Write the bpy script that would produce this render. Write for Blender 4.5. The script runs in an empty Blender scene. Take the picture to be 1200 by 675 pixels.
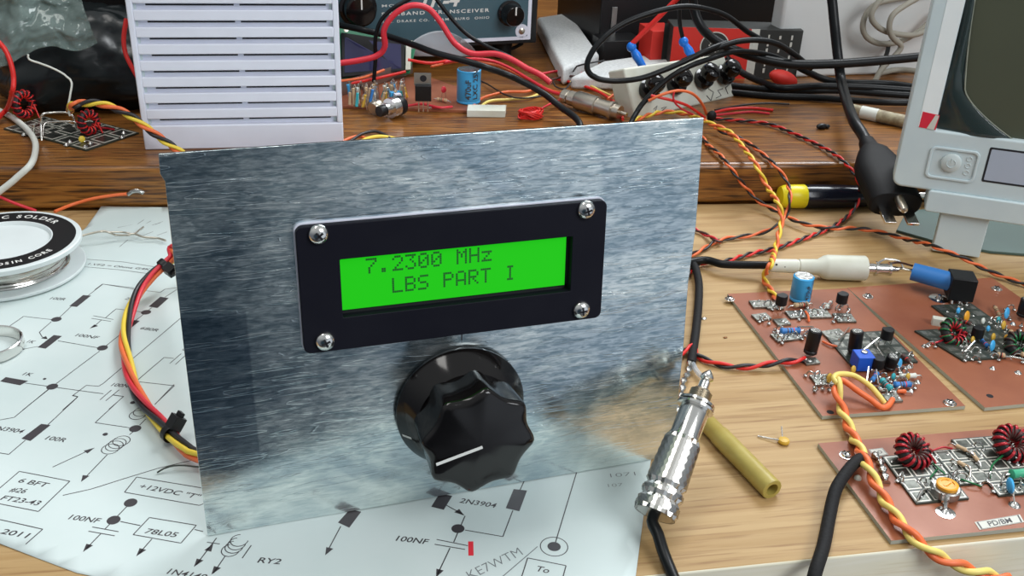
import bpy, math, random
from mathutils import Vector as V, Matrix, Euler, noise
random.seed(7)
S = 0.001                       # everything below is laid out in millimetres
scene = bpy.context.scene
COL = scene.collection

# ------------------------------------------------------------------ camera, world, lights
CAM = V((7.4987, -239.4898, 201.3525)); FPX = 1182.98
ROT = (math.radians(62.61388), math.radians(-2.19792), math.radians(-17.76609))
cd = bpy.data.cameras.new('camera'); cam = bpy.data.objects.new('camera', cd); COL.objects.link(cam)
cam.location = CAM * S; cam.rotation_euler = ROT
cd.sensor_width = 36; cd.lens = FPX / 1200 * 36; cd.clip_start = 0.01; cd.clip_end = 20
cd.dof.use_dof = True; cd.dof.focus_distance = 0.30; cd.dof.aperture_fstop = 160
scene.camera = cam
scene.view_settings.view_transform = 'Standard'; scene.view_settings.look = 'None'
scene.view_settings.gamma = 1; scene.view_settings.use_curve_mapping = False
scene.view_settings.exposure = 0.0

world = bpy.data.worlds.new('room_light'); scene.world = world; world.use_nodes = True
nt = world.node_tree; nt.nodes.clear()
def N(t, **k):
    n = nt.nodes.new(t)
    for a, b in k.items(): setattr(n, a, b)
    return n
tc = N('ShaderNodeTexCoord'); out = N('ShaderNodeOutputWorld'); bg = N('ShaderNodeBackground')
def lobe(d, a, b, col, prev):
    """a bright or dark part of the surrounding room in direction d (cos a -> 0, cos b -> 1)"""
    dp = N('ShaderNodeVectorMath', operation='DOT_PRODUCT'); dp.inputs[1].default_value = V(d).normalized()
    nrm = N('ShaderNodeVectorMath', operation='NORMALIZE')
    nt.links.new(tc.outputs['Generated'], nrm.inputs[0]); nt.links.new(nrm.outputs[0], dp.inputs[0])
    mr = N('ShaderNodeMapRange', interpolation_type='SMOOTHSTEP')
    mr.inputs[1].default_value = math.cos(math.radians(a)); mr.inputs[2].default_value = math.cos(math.radians(b))
    nt.links.new(dp.outputs['Value'], mr.inputs[0])
    mx = N('ShaderNodeMix', data_type='RGBA'); nt.links.new(mr.outputs[0], mx.inputs[0])
    if isinstance(prev, tuple): mx.inputs[6].default_value = (*prev, 1)
    else: nt.links.new(prev, mx.inputs[6])
    mx.inputs[7].default_value = (*col, 1)
    return mx.outputs[2]
c = lobe((0, 0, 1), 100, 40, (1.15, 1.2, 1.22), (0.32, 0.36, 0.42))
c = lobe((-0.25, -1, -0.24), 30, 12, (0.045, 0.085, 0.12), c)
c = lobe((0.72, -1, -0.15), 34, 14, (1.5, 1.66, 1.86), c)
c = lobe((0.1, -1, 0.75), 28, 16, (0.9, 0.95, 1.0), c)
nt.links.new(c, bg.inputs[0]); bg.inputs[1].default_value = 0.40; nt.links.new(bg.outputs[0], out.inputs[0])

def area(name, loc, target, size, watts, col=(1, 1, 1)):
    d = bpy.data.lights.new(name, 'AREA'); d.shape = 'RECTANGLE'; d.size, d.size_y = size; d.energy = watts; d.color = col
    o = bpy.data.objects.new(name, d); COL.objects.link(o); o.location = V(loc) * S
    o.rotation_euler = (V(target) - V(loc)).to_track_quat('-Z', 'Y').to_euler(); return o
area('window_light', (900, 700, 1100), (120, 100, 0), (0.6, 0.6), 15, (0.93, 0.97, 1.0))
area('ceiling_light', (-150, 250, 1300), (100, 100, 0), (0.9, 0.25), 5, (1.0, 0.98, 0.94))
area('bench_window_light', (700, -900, 900), (120, 80, 20), (0.7, 0.6), 11.5, (0.95, 0.98, 1.0))

# ------------------------------------------------------------------ finding places: a pixel seen on a real plane
RM = Euler(ROT).to_matrix()
def ray(px, py): return RM @ V(((px - 600) / FPX, -(py - 337.5) / FPX, -1))
def hz(px, py, z=0.0): d = ray(px, py); return CAM + d * ((z - CAM.z) / d.z)
def hy(px, py, y): d = ray(px, py); return CAM + d * ((y - CAM.y) / d.y)
def pt(p):
    if isinstance(p, V): return p.copy()
    return hz(*p) if len(p) == 3 else hy(p[0], p[1], p[3])     # (px,py,z) or (px,py,None,y)

# ------------------------------------------------------------------ materials
def mat(name, col, rough=0.5, metal=0.0, col2=None, scale=60.0, stretch=(1, 1, 1), bump=0.0, trans=0.0, alpha=1.0,
        coat=0.0, emit=None, estr=0.0, detail=4, rr=None, lo=0.35, hi=0.65, spec=0.5):
    m = bpy.data.materials.new(name); m.use_nodes = True; t = m.node_tree; b = t.nodes['Principled BSDF']
    b.inputs['Base Color'].default_value = (*col, 1); b.inputs['Roughness'].default_value = rough
    b.inputs['Metallic'].default_value = metal; b.inputs['Specular IOR Level'].default_value = spec; b.inputs['Transmission Weight'].default_value = trans
    b.inputs['Alpha'].default_value = alpha; b.inputs['Coat Weight'].default_value = coat
    if emit: b.inputs['Emission Color'].default_value = (*emit, 1); b.inputs['Emission Strength'].default_value = estr
    co = t.nodes.new('ShaderNodeTexCoord'); mp = t.nodes.new('ShaderNodeMapping'); mp.inputs['Scale'].default_value = stretch
    t.links.new(co.outputs['Object'], mp.inputs[0])
    nz = t.nodes.new('ShaderNodeTexNoise'); nz.inputs['Scale'].default_value = scale; nz.inputs['Detail'].default_value = detail
    t.links.new(mp.outputs[0], nz.inputs['Vector'])
    if col2 is None: col2 = tuple(x * 0.96 for x in col)
    r = t.nodes.new('ShaderNodeMapRange'); r.inputs[1].default_value = lo; r.inputs[2].default_value = hi; t.links.new(nz.outputs[0], r.inputs[0])
    mx = t.nodes.new('ShaderNodeMix'); mx.data_type = 'RGBA'; t.links.new(r.outputs[0], mx.inputs[0])
    mx.inputs[6].default_value = (*col, 1); mx.inputs[7].default_value = (*col2, 1); t.links.new(mx.outputs[2], b.inputs['Base Color'])
    if rr:
        q = t.nodes.new('ShaderNodeMapRange'); q.inputs[1].default_value = .3; q.inputs[2].default_value = .7
        q.inputs[3].default_value, q.inputs[4].default_value = rr; t.links.new(nz.outputs[0], q.inputs[0]); t.links.new(q.outputs[0], b.inputs['Roughness'])
    if bump:
        bp = t.nodes.new('ShaderNodeBump'); bp.inputs['Distance'].default_value = bump * S; t.links.new(nz.outputs[0], bp.inputs['Height'])
        t.links.new(bp.outputs[0], b.inputs['Normal'])
    return m

def wood(name, c1, c2, c3, rough, ang, ring, bump, gx=6, coat=0.0, thr=(.54, .76)):
    m = bpy.data.materials.new(name); m.use_nodes = True; t = m.node_tree; b = t.nodes['Principled BSDF']
    L = t.links.new
    co = t.nodes.new('ShaderNodeTexCoord'); mp = t.nodes.new('ShaderNodeMapping')
    mp.inputs['Scale'].default_value = (gx, 100, 100)
    mr = t.nodes.new('ShaderNodeMapping'); mr.inputs['Rotation'].default_value = (0, 0, math.radians(-ang))
    L(co.outputs['Object'], mr.inputs[0]); L(mr.outputs[0], mp.inputs[0])
    n1 = t.nodes.new('ShaderNodeTexNoise'); n1.inputs['Scale'].default_value = ring; n1.inputs['Detail'].default_value = 6; n1.inputs['Distortion'].default_value = 1.2
    n2 = t.nodes.new('ShaderNodeTexNoise'); n2.inputs['Scale'].default_value = ring * 5; n2.inputs['Detail'].default_value = 5
    n3 = t.nodes.new('ShaderNodeTexNoise'); n3.inputs['Scale'].default_value = 9; n3.inputs['Detail'].default_value = 3
    L(mp.outputs[0], n1.inputs['Vector']); L(mp.outputs[0], n2.inputs['Vector']); L(co.outputs['Object'], n3.inputs['Vector'])
    r1 = t.nodes.new('ShaderNodeMapRange'); r1.inputs[1].default_value = .38; r1.inputs[2].default_value = .62; L(n1.outputs[0], r1.inputs[0])
    r2 = t.nodes.new('ShaderNodeMapRange'); r2.inputs[1].default_value, r2.inputs[2].default_value = thr; L(n2.outputs[0], r2.inputs[0])
    a = t.nodes.new('ShaderNodeMix'); a.data_type = 'RGBA'; a.inputs[6].default_value = (*c1, 1); a.inputs[7].default_value = (*c2, 1); L(r1.outputs[0], a.inputs[0])
    d = t.nodes.new('ShaderNodeMix'); d.data_type = 'RGBA'; d.inputs[7].default_value = (*c3, 1); L(a.outputs[2], d.inputs[6]); L(r2.outputs[0], d.inputs[0])
    h = t.nodes.new('ShaderNodeMix'); h.data_type = 'RGBA'; h.blend_type = 'MULTIPLY'; h.inputs[0].default_value = .35
    L(d.outputs[2], h.inputs[6]); L(n3.outputs[0], h.inputs[7])
    sc = t.nodes.new('ShaderNodeMix'); sc.data_type = 'RGBA'; sc.blend_type = 'MULTIPLY'; sc.inputs[0].default_value = 1
    L(h.outputs[2], sc.inputs[6]); sc.inputs[7].default_value = (1.12, 1.12, 1.12, 1); L(sc.outputs[2], b.inputs['Base Color'])
    b.inputs['Roughness'].default_value = rough; b.inputs['Coat Weight'].default_value = coat; b.inputs['Coat Roughness'].default_value = .15
    bp = t.nodes.new('ShaderNodeBump'); bp.inputs['Distance'].default_value = bump * S; L(n2.outputs[0], bp.inputs['Height']); L(bp.outputs[0], b.inputs['Normal'])
    return m

def steel_sheet():
    m = bpy.data.materials.new('galvanised_sheet'); m.use_nodes = True; t = m.node_tree; b = t.nodes['Principled BSDF']; L = t.links.new
    co = t.nodes.new('ShaderNodeTexCoord')
    def nz(scale, st, det, dist=0, rot=0):
        mp = t.nodes.new('ShaderNodeMapping'); mp.inputs['Scale'].default_value = st; mp.inputs['Rotation'].default_value = (0, rot, 0); L(co.outputs['Object'], mp.inputs[0])
        n = t.nodes.new('ShaderNodeTexNoise'); n.inputs['Scale'].default_value = scale; n.inputs['Detail'].default_value = det; n.inputs['Distortion'].default_value = dist
        L(mp.outputs[0], n.inputs['Vector']); return n.outputs[0]
    def rng(x, a, c_, lo, hi):
        r = t.nodes.new('ShaderNodeMapRange'); r.inputs[1].default_value = a; r.inputs[2].default_value = c_; r.inputs[3].default_value = lo; r.inputs[4].default_value = hi; L(x, r.inputs[0]); return r.outputs[0]
    def math_(op, x, y):
        r = t.nodes.new('ShaderNodeMath'); r.operation = op
        for i, v_ in enumerate((x, y)):
            if isinstance(v_, (int, float)): r.inputs[i].default_value = v_
            else: L(v_, r.inputs[i])
        return r.outputs[0]
    cloud = nz(34, (1, 1, 1.3), 7, 1.0); brush = math_('ADD', math_('MULTIPLY', nz(240, (1, 1, 5), 6, .9), .6), math_('MULTIPLY', nz(80, (1, 1, 9), 6, .4), .4)); scr = nz(260, (1, 1, 4), 6, 1.6, .5); fine = nz(500, (1, 1, 7), 4, .3)
    mx = t.nodes.new('ShaderNodeMix'); mx.data_type = 'RGBA'; L(rng(cloud, .4, .62, 0, 1), mx.inputs[0])
    mx.inputs[6].default_value = (.50, .58, .62, 1); mx.inputs[7].default_value = (.90, .95, .92, 1)
    m2 = t.nodes.new('ShaderNodeMix'); m2.data_type = 'RGBA'; m2.blend_type = 'MULTIPLY'; L(mx.outputs[2], m2.inputs[6]); s0_ = t.nodes.new('ShaderNodeSeparateXYZ'); L(co.outputs['Object'], s0_.inputs[0]); L(rng(s0_.outputs[2], .008, .035, .3, .9), m2.inputs[0])
    cr = t.nodes.new('ShaderNodeMix'); cr.data_type = 'RGBA'; L(rng(brush, .40, .58, 0, 1), cr.inputs[0]); cr.inputs[6].default_value = (.40, .49, .54, 1); cr.inputs[7].default_value = (1, 1, 1, 1); L(cr.outputs[2], m2.inputs[7])
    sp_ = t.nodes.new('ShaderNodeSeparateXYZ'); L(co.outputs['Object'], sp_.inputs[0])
    pa_ = math_('MULTIPLY', rng(sp_.outputs[0], -.0575, -.0570, 1, 0), math_('MULTIPLY', rng(sp_.outputs[2], .0690, .0694, 1, 0), rng(sp_.outputs[2], .018, .03, 0, 1)))  # dark reflection at the lower left, painted into the sheet colour
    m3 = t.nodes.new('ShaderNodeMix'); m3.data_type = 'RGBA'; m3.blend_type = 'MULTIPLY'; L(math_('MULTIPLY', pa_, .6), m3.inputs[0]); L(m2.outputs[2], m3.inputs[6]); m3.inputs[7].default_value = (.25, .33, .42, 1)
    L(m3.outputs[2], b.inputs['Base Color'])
    b.inputs['Metallic'].default_value = .93
    L(rng(math_('ADD', math_('MULTIPLY', scr, .5), math_('MULTIPLY', cloud, .5)), .4, .62, .12, .27), b.inputs['Roughness'])
    h = math_('ADD', math_('ADD', math_('MULTIPLY', brush, .55), math_('MULTIPLY', scr, .5)), math_('ADD', math_('MULTIPLY', fine, .10), math_('MULTIPLY', cloud, .25)))
    # a crease running up to the right edge
    sx = t.nodes.new('ShaderNodeSeparateXYZ'); L(co.outputs['Object'], sx.inputs[0])
    X, Z = sx.outputs[0], sx.outputs[2]
    line = math_('SUBTRACT', Z, math_('ADD', math_('MULTIPLY', X, .27), .0428))      # measured from the panel's foot centre
    line = math_('ADD', line, math_('MULTIPLY', math_('SUBTRACT', cloud, .5), .004))
    band = math_('SUBTRACT', 1, rng(math_('ABSOLUTE', line, 0), 0, .0022, 0, 1))
    band = math_('MULTIPLY', band, rng(X, .040, .060, 0, 1))
    h = math_('ADD', h, math_('MULTIPLY', band, 7))
    # long bright scratches: thin level lines of stretched, turned noise
    for rot_, st_, sc_ in ((.75, (1, 1, 9), 26), (-.35, (1, 1, 12), 30), (.15, (1, 1, 10), 44)):
        q_ = nz(sc_, st_, 1.5, .3, rot_); ln_ = math_('SUBTRACT', 1, rng(math_('ABSOLUTE', math_('SUBTRACT', q_, .61), 0), 0, .012, 0, 1))
        h = math_('ADD', h, math_('MULTIPLY', ln_, 1.5))
    bp = t.nodes.new('ShaderNodeBump'); bp.inputs['Distance'].default_value = .000014; bp.inputs['Strength'].default_value = 1; L(h, bp.inputs['Height']); L(bp.outputs[0], b.inputs['Normal'])
    return m

M = {}
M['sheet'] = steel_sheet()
M['pine'] = wood('pine_top', (.49, .325, .145), (.40, .245, .095), (.27, .14, .048), .6, -8, 1.5, .10, gx=4.5)
M['pine_pale'] = wood('pine_sawn_edge', (.95, .92, .78), (.88, .84, .66), (.72, .64, .44), .8, -8, 1.2, .08)
M['oak'] = wood('varnished_brown_oak', (.36, .150, .030), (.22, .078, .014), (.045, .016, .005), .34, -11, 1.9, .05, gx=5, coat=.10, thr=(.47, .66))
M['paper'] = mat('printer_paper', (.60, .68, .67), .85, col2=(.55, .64, .63), scale=25, bump=.02)
M['ink'] = mat('toner', (.045, .04, .045), .5)
M['pencil'] = mat('pencil_line', (.16, .18, .19), .6)
M['redink'] = mat('red_ink', (.75, .03, .05), .5)
M['black'] = mat('black_plastic', (.009, .009, .010), .4, spec=.35)
M['knob'] = mat('glossy_black_bakelite', (.006, .005, .005), .11, spec=.45)
M['bezel'] = mat('black_satin_bezel', (.008, .008, .014), .5, col2=(.010, .010, .016), spec=.12)
M['rubber'] = mat('black_rubber', (.007, .008, .009), .36, spec=.22)
M['braid'] = mat('black_braided_sleeve', (.011, .011, .012), .7, scale=900, bump=.2, spec=.25)
M['white'] = mat('white_plastic', (.80, .82, .93), .38)
M['cream'] = mat('aged_white_plastic', (.72, .74, .66), .5, col2=(.62, .62, .52), scale=60)
M['slot'] = mat('dark_slit', (.01, .01, .014), .8)
M['chrome'] = mat('bright_nickel', (.80, .79, .76), .16, 1.0)
M['nickel'] = mat('dull_nickel', (.55, .50, .42), .32, 1.0, scale=400)
M['solder'] = mat('solder_tin', (.62, .62, .60), .25, 1.0, col2=(.40, .40, .38), scale=900, bump=.25)
M['tin'] = mat('tinned_pad', (.34, .34, .31), .35, .8, col2=(.13, .14, .12), scale=700, bump=.1)
M['lead'] = mat('component_lead', (.75, .73, .68), .25, 1.0)
M['copper'] = mat('oxidised_copper_clad', (.36, .125, .062), .38, .0, col2=(.255, .075, .035), spec=.35, scale=30, bump=.01, rr=(.3, .5), detail=8)
M['fibre'] = mat('fibreglass_edge', (.42, .43, .36), .7)
M['padbase'] = mat('green_black_laminate', (.035, .045, .035), .4)
M['padline'] = mat('etched_square_outline', (.58, .56, .49), .35, .2)
M['blue'] = mat('sky_blue_sleeve', (.06, .42, .80), .35)
M['royal'] = mat('royal_blue_plastic', (.01, .10, .60), .4)
M['midblue'] = mat('mid_blue_plastic', (.035, .20, .55), .45)
M['red'] = mat('red_insulation', (.75, .025, .02), .4)
M['rose'] = mat('deep_red_insulation', (.70, .03, .05), .4)
M['orange'] = mat('orange_insulation', (.85, .17, .05), .45)
M['yellow'] = mat('yellow_insulation', (.85, .62, .06), .45)
M['ywire'] = mat('pale_yellow_insulation', (.85, .68, .18), .45)
M['blackw'] = mat('black_insulation', (.018, .016, .018), .4)
M['brownw'] = mat('dark_brown_insulation', (.07, .025, .02), .45)
M['grey'] = mat('grey_cable_jacket', (.30, .28, .23), .5)
M['whitew'] = mat('white_cable_jacket', (.72, .74, .68), .45)
M['magwire'] = mat('red_enamelled_wire', (.42, .012, .022), .28, .25)
M['grnwire'] = mat('green_enamelled_wire', (.01, .16, .05), .3, .25)
M['core'] = mat('black_ferrite', (.015, .015, .015), .5)
M['amber'] = mat('amber_ceramic', (.80, .36, .02), .35)
M['ochre'] = mat('ochre_ceramic', (.62, .38, .04), .45)
M['teal'] = mat('turquoise_resistor', (.03, .38, .42), .4)
M['green'] = mat('green_resistor', (.05, .40, .22), .4)
M['tan'] = mat('tan_resistor', (.55, .38, .22), .5)
M['silkw'] = mat('white_print', (.80, .80, .76), .6)
M['pcbgreen'] = mat('green_circuit_board', (.01, .20, .09), .35)
M['lcdblue'] = mat('unlit_blue_display', (.035, .035, .10), .12, coat=.5)
M['panelgrey'] = mat('blue_grey_front_panel', (.065, .13, .16), .4, col2=(.055, .115, .145), scale=40)
M['foam'] = mat('white_polystyrene_foam', (.72, .74, .74), .9, col2=(.60, .62, .62), scale=500, bump=.5)
M['tube'] = mat('olive_plastic_sleeve', (.46, .38, .10), .4, col2=(.38, .29, .06), scale=80)
M['monitor'] = mat('pale_blue_grey_plastic', (.60, .70, .72), .45, col2=(.56, .66, .69))
M['button'] = mat('grey_plastic_button', (.58, .66, .66), .35)
M['film'] = mat('clear_plastic_film', (.035, .055, .055), .06, trans=.0, alpha=.6, bump=3.0, scale=14, detail=1)
M['bag'] = mat('clear_plastic_bag', (.22, .29, .27), .08, alpha=.5, bump=1.4, scale=24, detail=1)
M['blackbag'] = mat('glossy_black_plastic', (.006, .009, .010), .28, spec=.4, bump=.2, scale=18, detail=2)
M['screen'] = mat('dark_green_screen', (.075, .085, .055), .45, col2=(.065, .075, .05), scale=12)
M['islanddark'] = mat('dark_tinned_island', (.13, .135, .12), .3, .75, col2=(.06, .065, .055), scale=500)
M['darkroom'] = mat('dark_brown_backboard', (.02, .014, .012), .8)
M['boxred'] = mat('red_carton_print', (.65, .03, .02), .55)
M['boxblack'] = mat('black_carton_print', (.03, .032, .030), .5)
M['boxwhite'] = mat('off_white_carton_print', (.62, .62, .56), .6)
M['whitebox'] = mat('white_enamel', (.62, .63, .62), .5, col2=(.57, .58, .57), scale=15)
M['spoolw'] = mat('white_spool_plastic', (.70, .76, .76), .4)
M['beige'] = mat('beige_mottled_tube', (.42, .37, .24), .5, col2=(.22, .17, .10), scale=250)
M['heatsink'] = mat('grey_metal_tab', (.35, .35, .34), .35, .9)
M['lcd'] = mat('lit_green_display', (.01, .12, .006), .45, spec=.15, emit=(.012, .66, .006), estr=.74, col2=(.01, .12, .006), scale=8)
M['lcdtext'] = mat('dark_display_segments', (.005, .07, .01), .4, emit=(.004, .12, .003), estr=.4)
M['glassclip'] = mat('clear_plastic_gel', (.6, .65, .7), .2, alpha=.5)

M['tape'] = mat('lit_face_paint', (.86, .92, .93), .15)  # paler white that paints the lit face of the screen unit's column
M['knurl'] = mat('knurled_nickel', (.74, .72, .68), .26, 1.0)
M['filmedge'] = mat('folded_film_edge', (.30, .32, .26), .25)
M['greenmat'] = mat('dark_green_mat', (.075, .13, .115), .5)
M['mattblack'] = mat('matt_black_plug', (.008, .008, .009), .62, spec=.2)
M['darkfloor'] = mat('dark_carpet', (.04, .045, .05), .9)
M['yellowcap'] = mat('bright_yellow_plastic', (.85, .72, .01), .35)
M['navy'] = mat('black_navy_plastic', (.010, .012, .022), .22)
M['greylcd'] = mat('lilac_grey_window', (.42, .48, .58), .3)
M['stickred'] = mat('red_sticker', (.70, .03, .06), .3)
M['royalb'] = mat('bright_blue_plastic', (.01, .20, .80), .3)

# ------------------------------------------------------------------ mesh building
class MB:
    def __init__(s): s.v = []; s.f = []; s.m = []; s.mi = 0
    def add(s, vs, fs):
        b = len(s.v); s.v += [V(x) for x in vs]; s.f += [tuple(b + i for i in f) for f in fs]; s.m += [s.mi] * len(fs); return s
    def box(s, c, d, R=None):
        R = R or Matrix.Identity(3); c = V(c); vs = []
        for x in (-.5, .5):
            for y in (-.5, .5):
                for z in (-.5, .5): vs.append(c + R @ V((x * d[0], y * d[1], z * d[2])))
        return s.add(vs, [(0, 1, 3, 2), (4, 6, 7, 5), (0, 4, 5, 1), (2, 3, 7, 6), (0, 2, 6, 4), (1, 5, 7, 3)])
    def lathe(s, prof, o, ax=(0, 0, 1), seg=20, squash=None, caps=True):
        F = frame(ax); o = V(o); vs = []; fs = []
        for r, h in prof:
            for k in range(seg):
                a = 2 * math.pi * k / seg; vs.append(o + F @ V((r * math.cos(a), r * math.sin(a) * (squash or 1), h)))
        n = len(prof)
        for i in range(n - 1):
            for k in range(seg):
                k2 = (k + 1) % seg; fs.append((i * seg + k, i * seg + k2, (i + 1) * seg + k2, (i + 1) * seg + k))
        if caps: fs.append(tuple(range(seg))[::-1]); fs.append(tuple((n - 1) * seg + k for k in range(seg)))
        return s.add(vs, fs)
    def cyl(s, p0, p1, r0, r1=None, seg=16):
        p0, p1 = V(p0), V(p1); return s.lathe([(r0, 0), (r0 if r1 is None else r1, (p1 - p0).length)], p0, p1 - p0, seg)
    def sph(s, c, r, seg=14, ax=(0, 0, 1)):
        if not isinstance(r, (tuple, list)): r = (r, r, r)
        F = frame(ax); c = V(c); vs = []; fs = []; n = max(6, seg // 2)
        for i in range(n + 1):
            t = math.pi * i / n
            for k in range(seg):
                a = 2 * math.pi * k / seg
                vs.append(c + F @ V((r[0] * math.sin(t) * math.cos(a), r[1] * math.sin(t) * math.sin(a), -r[2] * math.cos(t))))
        for i in range(n):
            for k in range(seg):
                k2 = (k + 1) % seg; fs.append((i * seg + k, i * seg + k2, (i + 1) * seg + k2, (i + 1) * seg + k))
        return s.add(vs, fs)
    def tube(s, pts, r, seg=8, caps=True):
        pts = [V(p) for p in pts]; n = len(pts); vs = []; fs = []; up = None
        for i, p in enumerate(pts):
            d = (pts[min(i + 1, n - 1)] - pts[max(i - 1, 0)])
            if d.length < 1e-9: d = V((0, 0, 1))
            d.normalize()
            if up is None: up = V((0, 0, 1)) if abs(d.z) < .9 else V((1, 0, 0))
            sd = d.cross(up); sd.normalize(); up = sd.cross(d).normalized()
            rr = r[i] if isinstance(r, (list, tuple)) else r
            for k in range(seg):
                a = 2 * math.pi * k / seg; vs.append(p + sd * (rr * math.cos(a)) + up * (rr * math.sin(a)))
        for i in range(n - 1):
            for k in range(seg):
                k2 = (k + 1) % seg; fs.append((i * seg + k, (i + 1) * seg + k, (i + 1) * seg + k2, i * seg + k2))
        if caps: fs.append(tuple(range(seg))); fs.append(tuple((n - 1) * seg + k for k in range(seg))[::-1])
        return s.add(vs, fs)
    def prism(s, poly, h):
        poly = [V(p) for p in poly]; h = V(h) if not isinstance(h, (int, float)) else V((0, 0, h)); n = len(poly)
        return s.add(poly + [p + h for p in poly], [tuple(range(n))[::-1], tuple(range(n, 2 * n))] + [(i, (i + 1) % n, n + (i + 1) % n, n + i) for i in range(n)])
    def grid(s, P, nu, nv):
        return s.add([P(i / nu, j / nv) for j in range(nv + 1) for i in range(nu + 1)],
                     [(j * (nu + 1) + i, j * (nu + 1) + i + 1, (j + 1) * (nu + 1) + i + 1, (j + 1) * (nu + 1) + i) for j in range(nv) for i in range(nu)])

def frame(z, x=None):
    z = V(z).normalized(); x = V(x) if x is not None else (V((1, 0, 0)) if abs(z.x) < .9 else V((0, 1, 0)))
    y = z.cross(x).normalized(); x = y.cross(z).normalized(); return Matrix((x, y, z)).transposed()
def rotz(a): return Matrix.Rotation(math.radians(a), 3, 'Z')

ORG = {}
def obj(name, mb, mats, parent=None, bevel=0.0, solid=0.0, ang=35, sub=0, label=None):
    if parent is None:
        lo = [min(p[i] for p in mb.v) for i in range(3)]; hi = [max(p[i] for p in mb.v) for i in range(3)]
        o0 = V(((lo[0] + hi[0]) / 2, (lo[1] + hi[1]) / 2, lo[2]))
    else: o0 = ORG[parent.name]
    me = bpy.data.meshes.new(name); me.from_pydata([(p - o0) * S for p in mb.v], [], mb.f)
    for m in (mats if isinstance(mats, (list, tuple)) else [mats]): me.materials.append(M[m])
    for p, i in zip(me.polygons, mb.m): p.material_index = i
    import bmesh
    b = bmesh.new(); b.from_mesh(me); bmesh.ops.recalc_face_normals(b, faces=b.faces); b.to_mesh(me); b.free()
    for p in me.polygons: p.use_smooth = True
    me.set_sharp_from_angle(angle=math.radians(ang))
    o = bpy.data.objects.new(name, me); COL.objects.link(o)
    if parent is None: o.location = o0 * S
    else: o.parent = parent
    ORG[o.name] = o0
    if solid: q = o.modifiers.new('thickness', 'SOLIDIFY'); q.thickness = solid * S; q.offset = 0
    if bevel:
        q = o.modifiers.new('bevel', 'BEVEL'); q.width = bevel * S; q.segments = 3; q.limit_method = 'ANGLE'; q.angle_limit = math.radians(40)
    if sub: q = o.modifiers.new('sub', 'SUBSURF'); q.levels = sub; q.render_levels = sub
    if label: o['label'] = label
    return o
def empty(name, loc):
    o = bpy.data.objects.new(name, None); COL.objects.link(o); o.location = V(loc) * S; o.empty_display_size = .01; ORG[o.name] = V(loc); return o
def tag(o, label, cat, group=None, kind=None):
    o['label'] = label; o['category'] = cat
    if group: o['group'] = group
    if kind: o['kind'] = kind
    return o
def struct(o): o['kind'] = 'structure'; return o

def smooth(pts, step=1.0):
    pts = [V(p) for p in pts]; P = [pts[0] * 2 - pts[1]] + pts + [pts[-1] * 2 - pts[-2]]; outp = []
    for i in range(1, len(P) - 2):
        a, b, c_, d = P[i - 1:i + 3]; n = max(2, int((c_ - b).length / step))
        for k in range(n):
            t = k / n; outp.append(.5 * ((2 * b) + (c_ - a) * t + (2 * a - 5 * b + 4 * c_ - d) * t * t + (3 * b - a - 3 * c_ + d) * t ** 3))
    outp.append(pts[-1]); return outp
def path(px, step=1.0): return smooth([pt(p) for p in px], step)
def ring_path(c, r, ax=(0, 0, 1), n=32, squash=1): F = frame(ax); return [V(c) + F @ V((r * math.cos(2 * math.pi * k / n), squash * r * math.sin(2 * math.pi * k / n), 0)) for k in range(n + 1)]

def cable(name, px, r, m, label, cat='cable', group=None, seg=10, step=1.5, parent=None):
    mb = MB().tube(clear_shelf(path(px, step), r), r, seg); o = obj(name, mb, m, parent, ang=60)
    return o if parent else tag(o, label, cat, group or {'black_cable': 'black cables on the shelf', 'loose_wire': 'thin loose wires on the shelf', 'red_lead': 'red leads', 'black_lead': 'thin black leads by the transceiver'}.get(name))

def clear_shelf(P, r):
    """keeps a wire on top of the raised shelf where it crosses it"""
    for it in range(4):
        for p in P:
            if p.y > 257 - .196 * (p.x + 45) - r * 1.2 and p.z < 22 + r and p.z > .5: p.z = 22 + r
        if it < 3: P = [P[0]] + [V((b.x, b.y, (a.z + b.z * 2 + c_.z) / 4)) for a, b, c_ in zip(P, P[1:], P[2:])] + [P[-1]]
    return P
def strands(px, r, pitch, mats, phase=0.0, world=False, step=.6):
    """centre line -> one tube mesh per strand, wound round each other"""
    c_ = clear_shelf(smooth(px, step) if world else path(px, step), r * 2.1); n = len(c_); up = V((0, 0, 1)); s_ = 0; k = len(mats); P = [[] for _ in mats]
    off = r * (1.0 if k == 2 else 1.16 if k == 3 else 1.42)
    for i, p in enumerate(c_):
        d = (c_[min(i + 1, n - 1)] - c_[max(i - 1, 0)]).normalized()
        if i: s_ += (p - c_[i - 1]).length
        sd = d.cross(up); sd = sd.normalized() if sd.length > 1e-6 else V((1, 0, 0)); up = sd.cross(d).normalized()
        for j in range(k):
            a = 2 * math.pi * (s_ / pitch + j / k) + phase; P[j].append(p + sd * (off * math.cos(a)) + up * (off * math.sin(a)))
    return [MB().tube(q, r, 7) for q in P]
WN = {'red': 'red wire', 'rose': 'red wire', 'orange': 'orange wire', 'yellow': 'yellow wire', 'ywire': 'yellow wire', 'blackw': 'black wire', 'brownw': 'black wire'}
def twisted(name, px, r, pitch, mats, label, cat='wires', group=None, phase=0):
    t = empty(name, pt(px[0])); tag(t, label, cat, group or 'twisted wire runs')
    for mb, m in zip(strands(px, r, pitch, mats, phase), mats): obj('wire', mb, m, t, ang=60, label=WN[m])
    return t

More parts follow.
